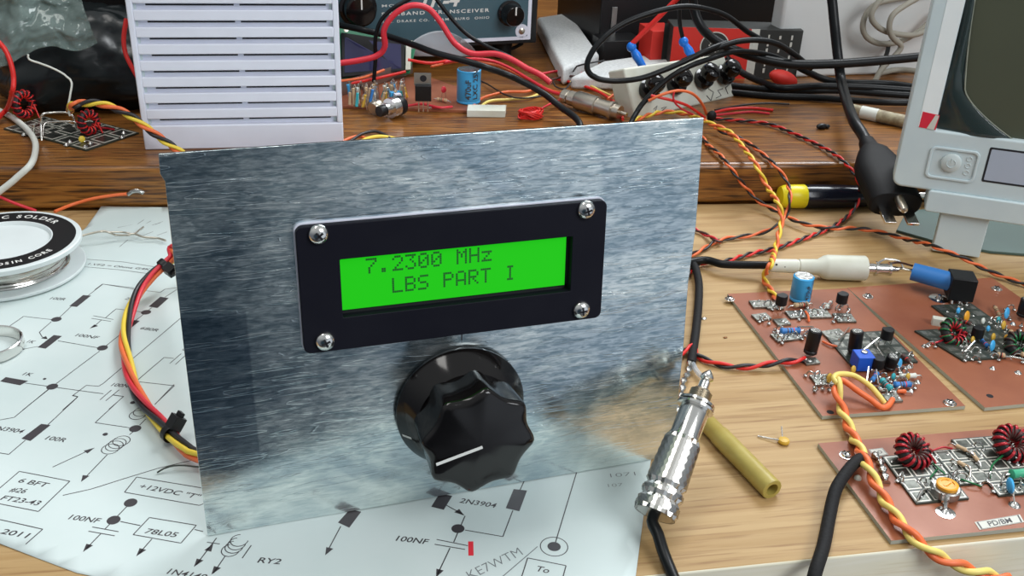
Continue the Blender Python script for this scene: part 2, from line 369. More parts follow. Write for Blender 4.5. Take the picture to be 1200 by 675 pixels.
def text_mb(mb, s, o, xd, yd, size, shear=0.0, center=False, lift=0.0, hfun=None, spacing=1.0, bold=0.0):
    """flat lettering: o = baseline start (mm), xd/yd unit vectors, size = cap height in mm"""
    cu = bpy.data.curves.new('t', 'FONT'); cu.body = s; cu.size = 1; cu.resolution_u = 3; cu.space_character = spacing; cu.offset = bold
    if center: cu.align_x = 'CENTER'
    ob = bpy.data.objects.new('t', cu); me = ob.to_mesh()
    xd, yd = V(xd), V(yd); k = size / .70
    vs = []
    for q in me.vertices:
        p = V(o) + xd * ((q.co.x + shear * q.co.y) * k) + yd * (q.co.y * k)
        if hfun: p.z += hfun(p)
        vs.append(p)
    mb.add(vs, [tuple(p.vertices) for p in me.polygons]); ob.to_mesh_clear(); bpy.data.objects.remove(ob); bpy.data.curves.remove(cu); return mb

# ================================================================== the setting
LED = lambda x: 257 - .196 * (x + 45)                      # front edge of the raised brown shelf
HS = 22.0                                                   # its top
wl = MB().box((100, 905, 150), (1500, 20, 700)); struct(obj('wall_back', wl, 'darkroom'))
fl = MB().box((100, 300, -760), (2600, 2600, 20)); struct(obj('floor', fl, 'darkfloor'))
shelf = MB().prism([(-420, LED(-420), 0), (900, LED(900), 0), (900, 890, 0), (-420, 890, 0)], HS)
tag(obj('desk_shelf', shelf, 'oak', bevel=2.6), 'raised brown varnished wooden shelf along the back of the bench', 'shelf')
bench = MB().prism([(-420, -20, -58), (500, -100, -58), (900, -130, -58), (900, 890, -58), (-420, 890, -58)], 40)
tag(obj('workbench_top', bench, 'oak', bevel=2), 'brown workbench top carrying the pine board and the shelf', 'workbench')
sup = MB().prism([(-420, LED(-420) + 4, -18), (900, LED(900) + 4, -18), (900, 890, -18), (-420, 890, -18)], 18)
tag(obj('shelf_riser', sup, 'oak'), 'brown wooden riser hidden under the raised shelf', 'riser')
FE = lambda x: -49 - .134 * (x - 127.7)
pl = MB().prism([(-260, FE(-260) - 2, -18), (520, FE(520), -18), (520, LED(520) - .3, -18), (-260, LED(-260) - .3, -18)], 18)
po = obj('pine_board', pl, ['pine', 'pine_pale'], bevel=.8)
for p in po.data.polygons:
    if abs(p.normal.z) < .5: p.material_index = 1
tag(po, 'wide light pine board lying on the bench in front of the brown shelf', 'board')

# ================================================================== schematic sheet
def ph(p):
    a = .5 * max(0.0, noise.noise(V((p.x, p.y, 3)) * .02)) + .18
    return a + 3.2 * max(0.0, (p.y - 225) / 32) ** 2 * (1 if p.x > -42 else 0)
B0, B1 = hz(-8, 635), hz(90, 672)
e1 = (B1 - B0).normalized(); R1, R0 = hz(745, 675), hz(762, 545); e2 = (R0 - R1).normalized()
dpg = V((.877, -.48, 0)); cr = R1 - e2 * 26
outline_l = [V((-118, 62, 0)), B0, B1, V((20, -38, 0)), cr, R0, R0 + e2 * 60, V((188, 150, 0)), V((150, 205, 0)), V((40, 240, 0)), V((-7.2, 247.5, 0)), V((-37.2, 253.2, 0)), V((-44.5, 232, 0)), V((-60, 214, 0)), V((-112, 205, 0))]
import bmesh
def sheet(name, poly, hf, step, mats, thick):
    b = bmesh.new(); b.faces.new([b.verts.new(p) for p in poly])
    for ax in (0, 1):
        lo = min(p[ax] for p in poly); hi = max(p[ax] for p in poly); k = lo + step
        while k < hi:
            co = V((0, 0, 0)); co[ax] = k; no = V((0, 0, 0)); no[ax] = 1
            bmesh.ops.bisect_plane(b, geom=b.verts[:] + b.edges[:] + b.faces[:], plane_co=co, plane_no=no); k += step
    b.verts.index_update(); mb = MB(); mb.add([v.co + V((0, 0, hf(v.co))) for v in b.verts], [tuple(v.index for v in f.verts) for f in b.faces]); b.free()
    o = obj(name, mb, mats, solid=thick, ang=60); return o
pe = empty('schematic_sheet', (40, 60, 0)); tag(pe, 'large white paper sheet printed with a circuit schematic under the metal panel', 'paper')
def sheet_part(name, poly, hf, step, m, thick, parent):
    o = sheet(name, poly, hf, step, m, thick); d = ORG[o.name] - ORG[parent.name]; o.parent = parent; o.location = d * S; return o
sheet_part('paper', outline_l, ph, 6, 'paper', .09, pe)
def onp(px, py, up=.07): p = hz(px, py, .4); p.z = ph(p) + up; return p
ink = MB(); pen = MB(); redm = MB()
def ribbon(mb, pts, w=.34, closed=False):
    P = [onp(*p) for p in pts]
    if closed: P.append(P[0])
    for a, b in zip(P, P[1:]):
        d = (b - a); n = max(1, int(d.length / 3)); s = V((-d.y, d.x, 0)).normalized() * (w / 2)
        vs = []
        for i in range(n + 1):
            q = a + d * (i / n); q.z = ph(q) + .07; vs += [q - s, q + s]
        mb.add(vs, [(2 * i, 2 * i + 2, 2 * i + 3, 2 * i + 1) for i in range(n)])
def fill(mb, pts): mb.add([onp(*p) for p in pts], [tuple(range(len(pts)))])
def disc(mb, c, r, up=.075):
    p = onp(*c); mb.add([p + V((r * math.cos(k * math.pi / 10), r * math.sin(k * math.pi / 10), up - .07)) for k in range(20)], [tuple(range(20))])
def loop(mb, c, r, w=.3):
    p = onp(*c); n = 28; vs = []
    for k in range(n):
        a = 2 * math.pi * k / n
        for q in (r - w / 2, r + w / 2): vs.append(p + V((q * math.cos(a), q * math.sin(a), 0)))
    mb.add(vs, [(2 * k, 2 * k + 1, (2 * k + 3) % (2 * n), (2 * k + 2) % (2 * n)) for k in range(n)])
def head(mb, tip, frm, ln=3.2, w=1.1):
    a, b = onp(*tip), onp(*frm); d = (b - a).normalized(); s = V((-d.y, d.x, 0)) * w
    mb.add([a, a + d * ln + s, a + d * ln - s], [(0, 1, 2)])
PX, PY = V((.877, -.48, 0)).normalized(), V((.50, .866, 0)).normalized()
def words(mb, s, p0, p1, cap=2.0, shear=.22, flipdir=None, bold=.012):
    a, b = onp(*p0, .08), onp(*p1, .08); xd = (b - a); xd.z = 0; w = xd.length; xd.normalize()
    t = MB(); text_mb(t, s, (0, 0, 0), (1, 0, 0), (0, 1, 0), cap, shear=0, bold=bold)
    mx = max(q.x for q in t.v); yd = V((-xd.y, xd.x, 0)); vs = []
    for q in t.v:
        p = a + xd * (q.x * w / mx + shear * q.y) + yd * q.y; p.z = ph(p) + .08; vs.append(p)
    mb.add(vs, t.f)
def Z(ox, oy, s): return lambda L: [(ox + x / s, oy + y / s) for x, y in L]
z = Z(0, 330, 4.5); r = lambda L, **k: ribbon(ink, z(L), **k); f = lambda L: fill(ink, z(L)); one = lambda x, y: z([(x, y)])[0]
for L in ([(35, 245), (125, 183), (270, 198)], [(270, 210), (207, 265), (222, 290), (245, 300)], [(310, 190), (375, 130)], [(465, 72), (543, 12), (720, 40), (845, 55), (870, 38), (935, 30)],
          [(305, 310), (515, 347)], [(100, 358), (200, 340)], [(555, 340), (640, 272), (720, 200), (770, 160), (800, 135)], [(525, 365), (275, 552), (120, 675)], [(130, 533), (545, 590)],
          [(527, 622), (588, 570)], [(558, 627), (628, 570)], [(590, 597), (652, 605), (575, 672)], [(330, 675), (410, 605), (382, 600), (455, 545), (520, 550), (545, 535), (960, 185)],
          [(492, 178), (598, 198)], [(482, 192), (585, 208)], [(555, 190), (612, 142), (745, 158)], [(535, 200), (490, 240)], [(870, 80), (935, 38)],
          [(730, 515), (865, 398), (915, 403)], [(895, 430), (955, 378)], [(925, 435), (980, 385)], [(735, 528), (920, 550), (820, 645)], [(0, 400), (50, 368), (130, 355)]): r(L)
for L in ([(365, 128), (405, 132), (480, 73), (438, 70)], [(197, 345), (240, 352), (327, 285), (283, 280)], [(0, 525), (105, 545), (148, 522), (30, 502)], [(783, 130), (830, 138), (890, 85), (845, 78)], [(660, 240), (690, 243), (738, 205), (700, 200)]): f(L)
for q in ((297, 197), (540, 348), (275, 552), (770, 160)): disc(ink, one(*q), 1.95)
disc(ink, one(20, 262), 1.9); disc(ink, one(235, 511), .6); disc(ink, one(700, 638), .9)
head(ink, one(472, 246), one(500, 232)); head(ink, one(252, 302), one(215, 285), 2.6); head(ink, one(40, 255), one(5, 262), 2.6)
for s_, a, b in (('100R', (252, 92), (338, 99)), ('100NF', (385, 284), (508, 300)), ('680R', (733, 248), (828, 262)), ('1K', (107, 490), (160, 497)), ('100N', (575, 548), (668, 558)), ('2K', (655, 92), (690, 97)), ('1K', (130, 318), (172, 324)), ('C1', (955, 360), (985, 364))): words(ink, s_, one(*a), one(*b))
z = Z(0, 440, 4.217)
for L in ([(0, 218), (70, 205), (240, 65)], [(385, 103), (235, 243)], [(385, 103), (357, 96)], [(125, 318), (43, 388), (-20, 378)], [(560, 95), (610, 103), (470, 232), (640, 258)], [(690, 245), (720, 215)], [(640, 292), (660, 275)], [(530, 390), (410, 515)],
          [(260, 452), (460, 360)], [(860, 45), (765, 145)], [(1005, 555), (675, 500), (615, 575), (985, 640), (1005, 632)], [(310, 592), (450, 560), (600, 512), (780, 457), (970, 412)]): r(L)
r([(-60, 605), (95, 472), (345, 522), (190, 672), (-60, 622)])
f([(105, 310), (150, 322), (250, 243), (203, 237)])
for q in ((600, 322), (580, 335), (565, 347), (545, 362), (700, 180), (680, 195)): loop(ink, one(*q), 2.7)
disc(ink, one(668, 262), 1.95); disc(ink, one(520, 290), .85); head(ink, one(400, 525), one(420, 500)); head(ink, one(468, 356), one(435, 372))
for s_, a, b in (('2N3904', (-50, 262), (103, 284)), ('100R', (210, 312), (315, 328)), ('6 BFT', (82, 525), (222, 552)), ('#26', (42, 572), (118, 582)), ('FT23-43', (-5, 612), (185, 642)), ('+12VDC "T"', (678, 553), (975, 608))): words(ink, s_, one(*a), one(*b), 2.1)
z = Z(0, 560, 5)
for L in ([(765, 143), (665, 245), (615, 297)], [(540, 285), (695, 313)], [(518, 310), (672, 337)], [(590, 325), (505, 412)], [(705, 253), (822, 277)], [(1140, 300), (1190, 312)], [(890, 355), (815, 440)], [(-30, 238), (250, 300), (150, 388)]): r(L)
r([(780, 330), (875, 230), (1150, 275), (1060, 380)], closed=True)
for q in ((765, 143), (665, 245)): disc(ink, one(*q), 1.95)
head(ink, one(485, 432), one(510, 405)); head(ink, one(797, 458), one(820, 433))
for s_, a, b in (('100NF', (383, 238), (570, 262)), ('78L05', (838, 320), (1025, 346)), ('2011', (-5, 325), (150, 352))): words(ink, s_, one(*a), one(*b), 2.1)
z = Z(100, 540, 4)
for L in ([(615, 360), (520, 485)], [(570, 380), (630, 388)], [(655, 445), (600, 525)], [(778, 395), (735, 455)]): r(L)
for q in ((722, 372), (710, 388), (697, 403), (680, 418)): loop(ink, one(*q), 2.5)
head(ink, one(600, 386), one(580, 412)); head(ink, one(508, 496), one(530, 470)); head(ink, one(590, 532), one(612, 505))
for s_, a, b in (('RY2', (800, 475), (910, 484)), ('1N4148', (368, 525), (555, 556))): words(ink, s_, one(*a), one(*b), 2.1)
z = Z(0, 450, 3); r([(1198, 500), (1150, 590)]); head(ink, one(1143, 602), one(1160, 575)); z = Z(400, 450, 3)
for L in ([(-12, 487), (28, 505), (70, 448), (30, 440)], [(316, 430), (360, 441), (390, 392), (345, 384)], [(578, 435), (626, 446), (653, 373), (606, 368)]): f(L)
for L in ([(370, 425), (430, 458)], [(435, 462), (395, 555)], [(435, 512), (568, 535), (603, 443)], [(628, 372), (645, 335)], [(335, 545), (445, 567)], [(328, 562), (435, 580)], [(382, 575), (338, 668)], [(830, 300), (750, 565)]): r(L)
r([(620, 720), (655, 610), (790, 637), (765, 730)]); loop(ink, one(748, 570), 4.0); disc(ink, one(748, 570), 1.95); disc(ink, one(410, 507), 1.95)
head(ink, one(432, 461), one(400, 440)); head(ink, one(333, 678), one(345, 655), 3.2)
for s_, a, b in (('2N3904', (413, 415), (540, 434)), ('100NF', (182, 548), (300, 562)), ('To', (680, 655), (727, 664)), ('MIX', (672, 693), (740, 703))): words(ink, s_, one(*a), one(*b), 2.2)
ribbon(redm, [one(455, 552), one(456, 602)], 1.5)
ribbon(pen, [one(550, 690), one(690, 570)], .3)
words(pen, 'KE7WTM', one(452, 688), one(640, 598), 3.4, .1, bold=-.012)
words(pen, '1071', one(935, 328), one(1035, 320), 1.9, .1, bold=-.018); words(pen, '107', one(930, 362), one(990, 358), 1.6, .1, bold=-.018)
z = Z(80, 240, 6.75)
for L in ([(150, 428), (430, 450), (700, 492)], [(128, 488), (400, 512), (690, 550)], [(210, 670), (270, 625), (520, 655)]): r(L)
words(ink, '1.VF2 = Ohms G4K.2', one(140, 470), one(680, 520), 1.7)
for a, b in (((390, 180), (510, 155)), ((545, 155), (600, 122)), ((610, 150), (655, 130)), ((690, 155), (750, 130)), ((530, 215), (595, 188)), ((590, 240), (670, 210)), ((600, 270), (700, 268)), ((660, 160), (740, 140)), ((405, 330), (470, 275)), ((700, 240), (780, 212))):
    ribbon(pen, [one(*a), one(*b)], .35)
obj('printed_drawing', ink, 'ink', pe); obj('pencil_lettering', pen, 'pencil', pe); obj('red_mark', redm, 'redink', pe)

# ================================================================== front panel with display and tuning knob
LT = math.radians(4); PN = V((0, -math.cos(LT), math.sin(LT))); PV = V((0, math.sin(LT), math.cos(LT)))
ZP = .55                                                    # stands on the paper
def pp(u, v, o=0.0): return V((u, 0, ZP)) + PV * v + PN * o
fp = empty('radio_front_panel', (74, 0, ZP)); tag(fp, 'scratched galvanised metal front panel standing upright with green display and big black knob', 'front panel')
W_, H_ = 147.9, 113.7
mb = MB()
edge = [(0, 0), (W_, 0), (W_ + .5, 40), (W_, 63), (W_ + .8, 80), (W_, H_), (60, H_ + .1), (-.2, H_), (-.4, H_ - 5), (.5, H_ - 7), (0, 60)]
mb.prism([pp(u, v, 0) for u, v in edge], -PN * 1.1); obj('sheet_metal', mb, 'sheet', fp, bevel=.12, label='scratched and smudged galvanised sheet with a painted dark reflection and a crease at the right edge')
def rrect(u0, v0, u1, v1, rad, n=5):
    P = []
    for cu, cv, a0 in ((u1 - rad, v1 - rad, 0), (u0 + rad, v1 - rad, 90), (u0 + rad, v0 + rad, 180), (u1 - rad, v0 + rad, 270)):
        for k in range(n + 1): a = math.radians(a0 + 90 * k / n); P.append((cu + rad * math.cos(a), cv + rad * math.sin(a)))
    return P
def ringplate(mb, A, B, o0, o1):
    n = len(A); vs = [pp(u, v, o) for o in (o0, o1) for Q in (A, B) for u, v in Q]; fs = []
    for i in range(n):
        j = (i + 1) % n; fs += [(2 * n + i, 2 * n + j, 3 * n + j, 3 * n + i), (i, n + i, n + j, j), (i, j, 2 * n + j, 2 * n + i), (n + i, 3 * n + i, 3 * n + j, n + j)]
    mb.add(vs, fs)
mb = MB(); ringplate(mb, rrect(30.9, 55.9, 118.1, 92.6, 2.0), rrect(41.9, 65.6, 108.0, 82.6, .4), .05, 3.0); bz = obj('display_bezel', mb, 'bezel', fp, bevel=.25)
mb = MB(); ringplate(mb, rrect(30.6, 55.8, 118.2, 92.95, 2.1), rrect(32, 57, 117, 91, .4), .05, 1.0); obj('bezel_backing', mb, 'white', fp, label='pale edge showing behind the bezel')
mb = MB().prism([pp(41.9, 66.9, .1), pp(106.9, 66.9, .1), pp(106.9, 82.6, .1), pp(41.9, 82.6, .1)], PN * .8); sc_ = obj('display_screen', mb, 'lcd', fp, label='backlit green character display')
mb = MB().prism([pp(41, 64.5, .02), pp(109, 64.5, .02), pp(109, 66.9, .02), pp(41, 66.9, .02)], PN * .2); mb.prism([pp(106.9, 64.5, .02), pp(109, 64.5, .02), pp(109, 83, .02), pp(106.9, 83, .02)], PN * .2); obj('shadow_gap', mb, 'slot', fp)  # shadow gap below and right of the screen, laid in as dark strips
G = {'7': '11111 00001 00010 00100 01000 01000 01000', '.': '00000 00000 00000 00000 00000 01100 01100', '2': '01110 10001 00001 00010 00100 01000 11111', '3': '11111 00010 00100 00010 00001 10001 01110', '0': '01110 10001 10011 10101 11001 10001 01110',
     'M': '10001 11011 10101 10101 10001 10001 10001', 'H': '10001 10001 10001 11111 10001 10001 10001', 'z': '00000 00000 11111 00010 00100 01000 11111', 'L': '10000 10000 10000 10000 10000 10000 11111', 'B': '11110 10001 10001 11110 10001 10001 11110',
     'S': '01111 10000 10000 01110 00001 00001 11110', 'P': '11110 10001 10001 11110 10000 10000 10000', 'A': '01110 10001 10001 10001 11111 10001 10001', 'R': '11110 10001 10001 11110 10100 10010 10001', 'T': '11111 00100 00100 00100 00100 00100 00100', 'I': '01110 00100 00100 00100 00100 00100 01110'}
mb = MB()
for s_, u0, v0 in (('7.2300 MHz', 49.1, 76.9), ('LBS PART I', 56.1, 70.4)):
    for i, ch in enumerate(s_):
        if ch == ' ': continue
        for row, bits in enumerate(G[ch].split()):
            for c2, b_ in enumerate(bits):
                if b_ == '1':
                    u = u0 + i * 3.62 + c2 * .60; v = v0 + (6 - row) * .64; mb.add([pp(u, v, .93), pp(u + .56, v, .93), pp(u + .56, v + .6, .93), pp(u, v + .6, .93)], [(0, 1, 2, 3)])
obj('display_text', mb, 'lcdtext', sc_, label='dark dot matrix characters')
for u, v, rt in ((36.7, 59.3, 20), (111.7, 59.3, 5), (36.7, 90.3, 40), (111.7, 90.3, 15)):
    mb = MB(); b0 = pp(u, v, 3.0); mb.lathe([(2.75, 0), (2.75, .35), (2.45, 1.0), (1.7, 1.55), (.8, 1.8), (.05, 1.85)], b0, PN, 24); F = frame(PN, V((1, 0, 0))); q = obj('screw', mb, 'chrome', fp, label='domed cross-head screw')
    mb = MB()
    for k in (0, 90):
        a = math.radians(rt + k); d = V((math.cos(a), 0, 0)) + PV * math.sin(a); e = PN.cross(d); mb.add([b0 + PN * 1.86 + d * s1 * 1.3 + e * s2 * .3 for s1, s2 in ((-1, -1), (1, -1), (1, 1), (-1, 1))], [(0, 1, 2, 3)])
    obj('cross_recess', mb, 'slot', q)
# tuning knob
KC = (75.3, 31.4); kb = pp(*KC)
mb = MB().lathe([(17.6, .6), (19.4, .9), (19.5, 2.0), (19.2, 2.5), (15.4, 8.8), (15.0, 9.2), (.5, 9.2)], kb, PN, 64)
kn = obj('tuning_knob', mb, 'knob', fp, ang=30, label='large glossy black skirted tuning knob with fluted grip')
mb = MB(); prof = [(14.6, 8.9), (14.9, 14), (15.3, 20.5), (15.1, 21.5), (14.4, 22.1), (12.5, 22.5), (6, 22.9), (.4, 23.0)]; seg = 96; FK = frame(PN, V((1, 0, 0))); vs = []
for r_, h_ in prof:
    for k in range(seg):
        a = 2 * math.pi * k / seg; w = max(0, (r_ - 5) / 10); rr = r_ + 1.9 * w - 2.5 * w * math.sqrt(math.cos(4 * (a + math.radians(8 - 22.5))) ** 2 + .06) * (1 if h_ > 9 else .8)
        vs.append(kb + FK @ V((rr * math.cos(a), rr * math.sin(a), h_)))
n_ = len(prof); mb.add(vs, [(i * seg + k, i * seg + (k + 1) % seg, (i + 1) * seg + (k + 1) % seg, (i + 1) * seg + k) for i in range(n_ - 1) for k in range(seg)] + [tuple((n_ - 1) * seg + k for k in range(seg))])
obj('fluted_grip', mb, 'knob', kn, ang=50)
mb = MB()
def bar(mb, a, b, w, ax=PN):
    d = (b - a).normalized(); e = ax.cross(d).normalized() * w / 2; mb.add([a - e, b - e, b + e, a + e], [(0, 1, 2, 3)])
def knob_top(px, py):
    d = ray(px, py); q = kb + PN * 22.75; k = ((q - CAM).dot(PN)) / d.dot(PN); return CAM + d * k
bar(mb, knob_top(511, 544) + PN * .22, knob_top(565, 523) + PN * .45, 1.0); obj('pointer_line', mb, 'silkw', kn, label='white pointer line')
mb = MB(); aa = math.radians(197); q0 = kb + FK @ V((18.9 * math.cos(aa), 18.9 * math.sin(aa), 3.2)); q1 = kb + FK @ V((16.9 * math.cos(aa), 16.9 * math.sin(aa), 6.5)); bar(mb, q0 + PN * .05, q1 + PN * .12, .8); obj('skirt_mark', mb, 'silkw', kn, label='short white index mark')
mb = MB(); bar(mb, pp(76.1, 52.6, .05), pp(76.1, 55.8, .05), .35); obj('pencil_index', mb, 'ink', fp, label='dark pencil index line')
# what the panel carries behind: display board, encoder, foot bracket
mb = MB().prism([pp(34, 57, -6), pp(114, 57, -6), pp(114, 93, -6), pp(34, 93, -6)], -PN * 1.6); obj('display_board', mb, 'pcbgreen', fp)
for u, v in ((36.7, 59.3), (111.7, 59.3), (36.7, 90.3), (111.7, 90.3)): obj('standoff', MB().cyl(pp(u, v, -1), pp(u, v, -6.1), 2.4), 'nickel', fp)
obj('encoder', MB().cyl(pp(*KC, -1), pp(*KC, -9), 6, seg=20).box(pp(*KC, -14), (13, 10, 13)), 'nickel', fp)
mb = MB().box((74, 9, ZP + .5), (60, 17, 1)); obj('foot_bracket', mb, 'sheet', fp, bevel=.2)

# ================================================================== solder spool
SC = V((-73, 195, 0)); SZ = .9
sp = empty('solder_spool', (SC.x, SC.y, SZ)); tag(sp, 'white plastic spool of solder with black ring label lying on the schematic', 'solder spool')
RS = 31.5; c0 = SC + V((0, 0, SZ))
obj('lower_flange', MB().lathe([(RS - .3, 0), (RS, .4), (RS, 1.2), (RS - .3, 1.5), (8, 1.5), (8, .1)], c0, seg=64), 'spoolw', sp)
mb = MB().lathe([(8.1, 11.2), (RS - .3, 11.2), (RS, 11.5), (RS, 13.2), (RS - .5, 13.6), (19.5, 13.6), (19.2, 13.3), (18.6, 12.2), (8, 12.0)], c0, seg=64); uf = obj('upper_flange', mb, 'spoolw', sp)
mb = MB(); n = 64
for a, b in ((0, 1),):
    vs = []
    for k in range(n):
        t = 2 * math.pi * k / n
        for r_ in (20.0, 29.3): vs.append(c0 + V((r_ * math.cos(t), r_ * math.sin(t), 13.65)))
    mb.add(vs, [(2 * k, 2 * k + 1, (2 * k + 3) % (2 * n), (2 * k + 2) % (2 * n)) for k in range(n)])
lab = obj('ring_label', mb, 'black', sp, label='black ring label with white lettering')
mb = MB()
def arc_text(mb, s_, c_, r_, a0, da, cap, z_):
    a = a0
    for ch in s_:
        t = math.radians(a)
        if ch != ' ': text_mb(mb, ch, c_ + V((r_ * math.cos(t), r_ * math.sin(t), z_)), (math.sin(t), -math.cos(t), 0), (math.cos(t), math.sin(t), 0), cap, bold=.02)
        a -= da * CW.get(ch, 1)
CW = {'I': .5, ' ': .7, 'L': .85, 'E': .88, 'R': .95, 'O': 1.15, 'N': 1.1, 'C': 1.0, 'D': 1.1, 'S': .85}
arc_text(mb, 'ELECTRONIC SOLDER', c0, 23.2, 168, 8.6, 3.2, 13.7)
def arc_in(mb, s_, c_, r_, a0, da, cap, z_):
    a = a0
    for ch in s_:
        t = math.radians(a)
        if ch != ' ': text_mb(mb, ch, c_ + V((r_ * math.cos(t), r_ * math.sin(t), z_)), (-math.sin(t), math.cos(t), 0), (-math.cos(t), -math.sin(t), 0), cap, bold=.02)
        a += da * CW.get(ch, 1)
arc_in(mb, 'ROSIN CORE', c0, 26.0, 265, 6.6, 2.4, 13.7)
obj('label_lettering', mb, 'silkw', lab)
mb = MB(); prof = [(23.2, 1.5)]
for k in range(13): prof += [(23.9 + .3 * math.sin(k * 2.3), 1.7 + k * .73), (23.3, 2.06 + k * .73)]
mb.lathe(prof + [(23.2, 11.2)], c0, seg=64)
mb.tube(ring_path(c0 + V((0, 0, 2.3)), 25.0), .4, 6); mb.tube(ring_path(c0 + V((.3, 0, 3.2)), 24.8, (0.04, .02, 1)), .4, 6); obj('solder_winding', mb, 'chrome', sp)
tl = path([(72, 287, 5), (84, 280, 5), (99, 275.5, 5), (120, 271, 6), (129, 273, 5), (136, 275.5, 3), (151, 275.5, 3), (157, 274, 3), (169, 278, 2.5), (184, 279, 2), (194, 282, 2)], 1)
tl2 = path([(118, 271.5, 6), (130, 272, 5), (142, 272, 4), (150, 273, 4), (157, 274, 3), (164, 269, 3), (168, 266, 3)], 1)
obj('loose_solder_end', MB().tube(tl, .5, 8).tube(tl2, .4, 8), 'nickel', sp, ang=60, label='loose end of solder wire')

mb = MB().lathe([(10.2, 0), (11.6, .1), (11.9, 1.5), (11.6, 3.9), (11.2, 4.2), (10.6, 4.0), (10.3, 2), (10.2, 0)], (-71.6, 125.5, .6), seg=56, caps=False)
tag(obj('metal_ring', mb, 'chrome', ang=40), 'plain silver metal ring lying on the schematic in front of the solder spool', 'ring')

# ------------------------------------------------------------------ wire bundle left of the panel
bp_ = [V((44, 14, 58)), V((24, 30, 36)), (210, 298, 17), (202, 303, 14), (192, 311, 12), (177, 324, 9), (162, 343, 6), (151, 370, 3.5), (146, 398, 2.6), (150, 427, 2.6), (157, 452, 2.8), (170, 475, 3.2), (187, 494, 3.5), (203, 512, 3.8), (218, 526, 4), (232, 534, 4.2), V((16, 16, 7)), V((36, 18, 16)), V((60, 14, 32))]
wb = empty('wire_bundle', pt(bp_[7])); tag(wb, 'bundle of red, orange, yellow and black wires held by black cable ties beside the panel', 'wires')
for mb, m in zip(strands(bp_, .95, 95, ['rose', 'red', 'yellow', 'blackw'], phase=2.0), ['rose', 'orange', 'yellow', 'blackw']): obj('wire', mb, m, wb, ang=60, label=WN[m])
def tie(px, nxt, hd, par, R_=2.7):
    a, b = pt(px), pt(nxt); d = (b - a).normalized(); mb = MB(); mb.lathe([(R_, -1.4), (R_ + .25, -1.2), (R_ + .25, 1.2), (R_, 1.4), (R_ - .4, 0)], a, d, 20)
    F = frame(d, V(hd)); h = a + F @ V((R_ + 1.4, 0, 0)); mb.box(h, (4.6, 4.0, 4.2), F); mb.box(h + F @ V((2.8, 0, 0)), (2.0, 1.4, 2.8), F); obj('cable_tie', mb, 'black', par, bevel=.5, label='black nylon cable tie')
tie(bp_[4], bp_[5], (0.9, -.2, .2), wb); tie((199, 508, 3.9), (218, 526, 4), (.2, .9, .7), wb)
cable('thin_wire', [(184, 554, .8), (192, 549, 1.6), (203, 545.5, 2.2), (217, 545.5, 2.2), (229, 547, 2.2), (240, 548, 2.4)], .28, 'padbase', 'thin dark green wire poking out from behind the panel onto the schematic', 'wire')

# ------------------------------------------------------------------ small things on the pine board
def along(a, b, t): return a + (b - a) * t
P0 = hz(767, 603, 7.5)
best = min((abs((hy(829, 441, y) - P0).length - 47), y) for y in [k * .5 for k in range(-80, 60)] if hy(829, 441, y).z > 12)
P1 = hy(829, 441, best[1]); ax = (P1 - P0); LJ = ax.length; ax.normalize()
jp = empty('audio_plug', (P0.x, P0.y, 0)); tag(jp, 'silver knurled audio plug with black cable leaning beside the metal panel', 'plug')
FJ = frame(ax, V((1, 0, 0)))
def jl(prof, seg=32): return MB().lathe([(r_, h_ * LJ) for r_, h_ in prof], P0, ax, seg)
mb = MB(); seg = 34; rows = 20; vs = []; fs = []
for i in range(rows + 1):
    t = i / rows; h_ = t * .53 * LJ; rb = 6.3 - 1.1 * t; gap = i in (4, 7)
    for k in range(seg):
        a = 2 * math.pi * k / seg; kn_ = .0 if (t < .04 or t > .97) else (.5 if (i + k) % 2 else -.42)
        if gap: kn_ = -.6
        vs.append(P0 + FJ @ V(((rb + kn_) * math.cos(a), (rb + kn_) * math.sin(a), h_)))
fs = [(i * seg + k, i * seg + (k + 1) % seg, (i + 1) * seg + (k + 1) % seg, (i + 1) * seg + k) for i in range(rows) for k in range(seg)]
mb.add(vs, fs + [tuple(rows * seg + k for k in range(seg))]); mb.lathe([(6.2, 0), (5.4, 0), (5.2, 2.5), (1.5, 2.5)], P0, ax, 40); obj('knurled_barrel', mb, 'knurl', jp, ang=8)
obj('sleeve', jl([(4.9, .53), (4.9, .545), (4.6, .55), (4.6, .74), (4.4, .75), (4.4, .752)]), 'chrome', jp)
obj('washer', jl([(4.6, .752), (5.8, .756), (5.9, .772), (4.6, .776), (4.6, .782), (5.6, .786), (5.6, .803), (3.5, .81)]), 'chrome', jp)
pr = [(3.2, .81)]
for k in range(5): pr += [(3.5, .815 + k * .016), (2.9, .823 + k * .016)]
obj('thread', jl(pr + [(2.4, .90)]), 'nickel', jp)
obj('tip', jl([(1.7, .89), (1.7, .955), (1.3, .965), (2.2, .98), (2.1, 1.0), (.9, 1.035), (.2, 1.05)]), 'chrome', jp)
cb = [P0 + ax * 2, P0 - ax * 2, hz(771, 626, 5.4), hz(777, 646, 3.4), hz(786, 669, 2), hz(800, 702, 2)]
obj('cable', MB().tube(smooth(cb, 1.5), 1.75, 10), 'rubber', jp, ang=60)

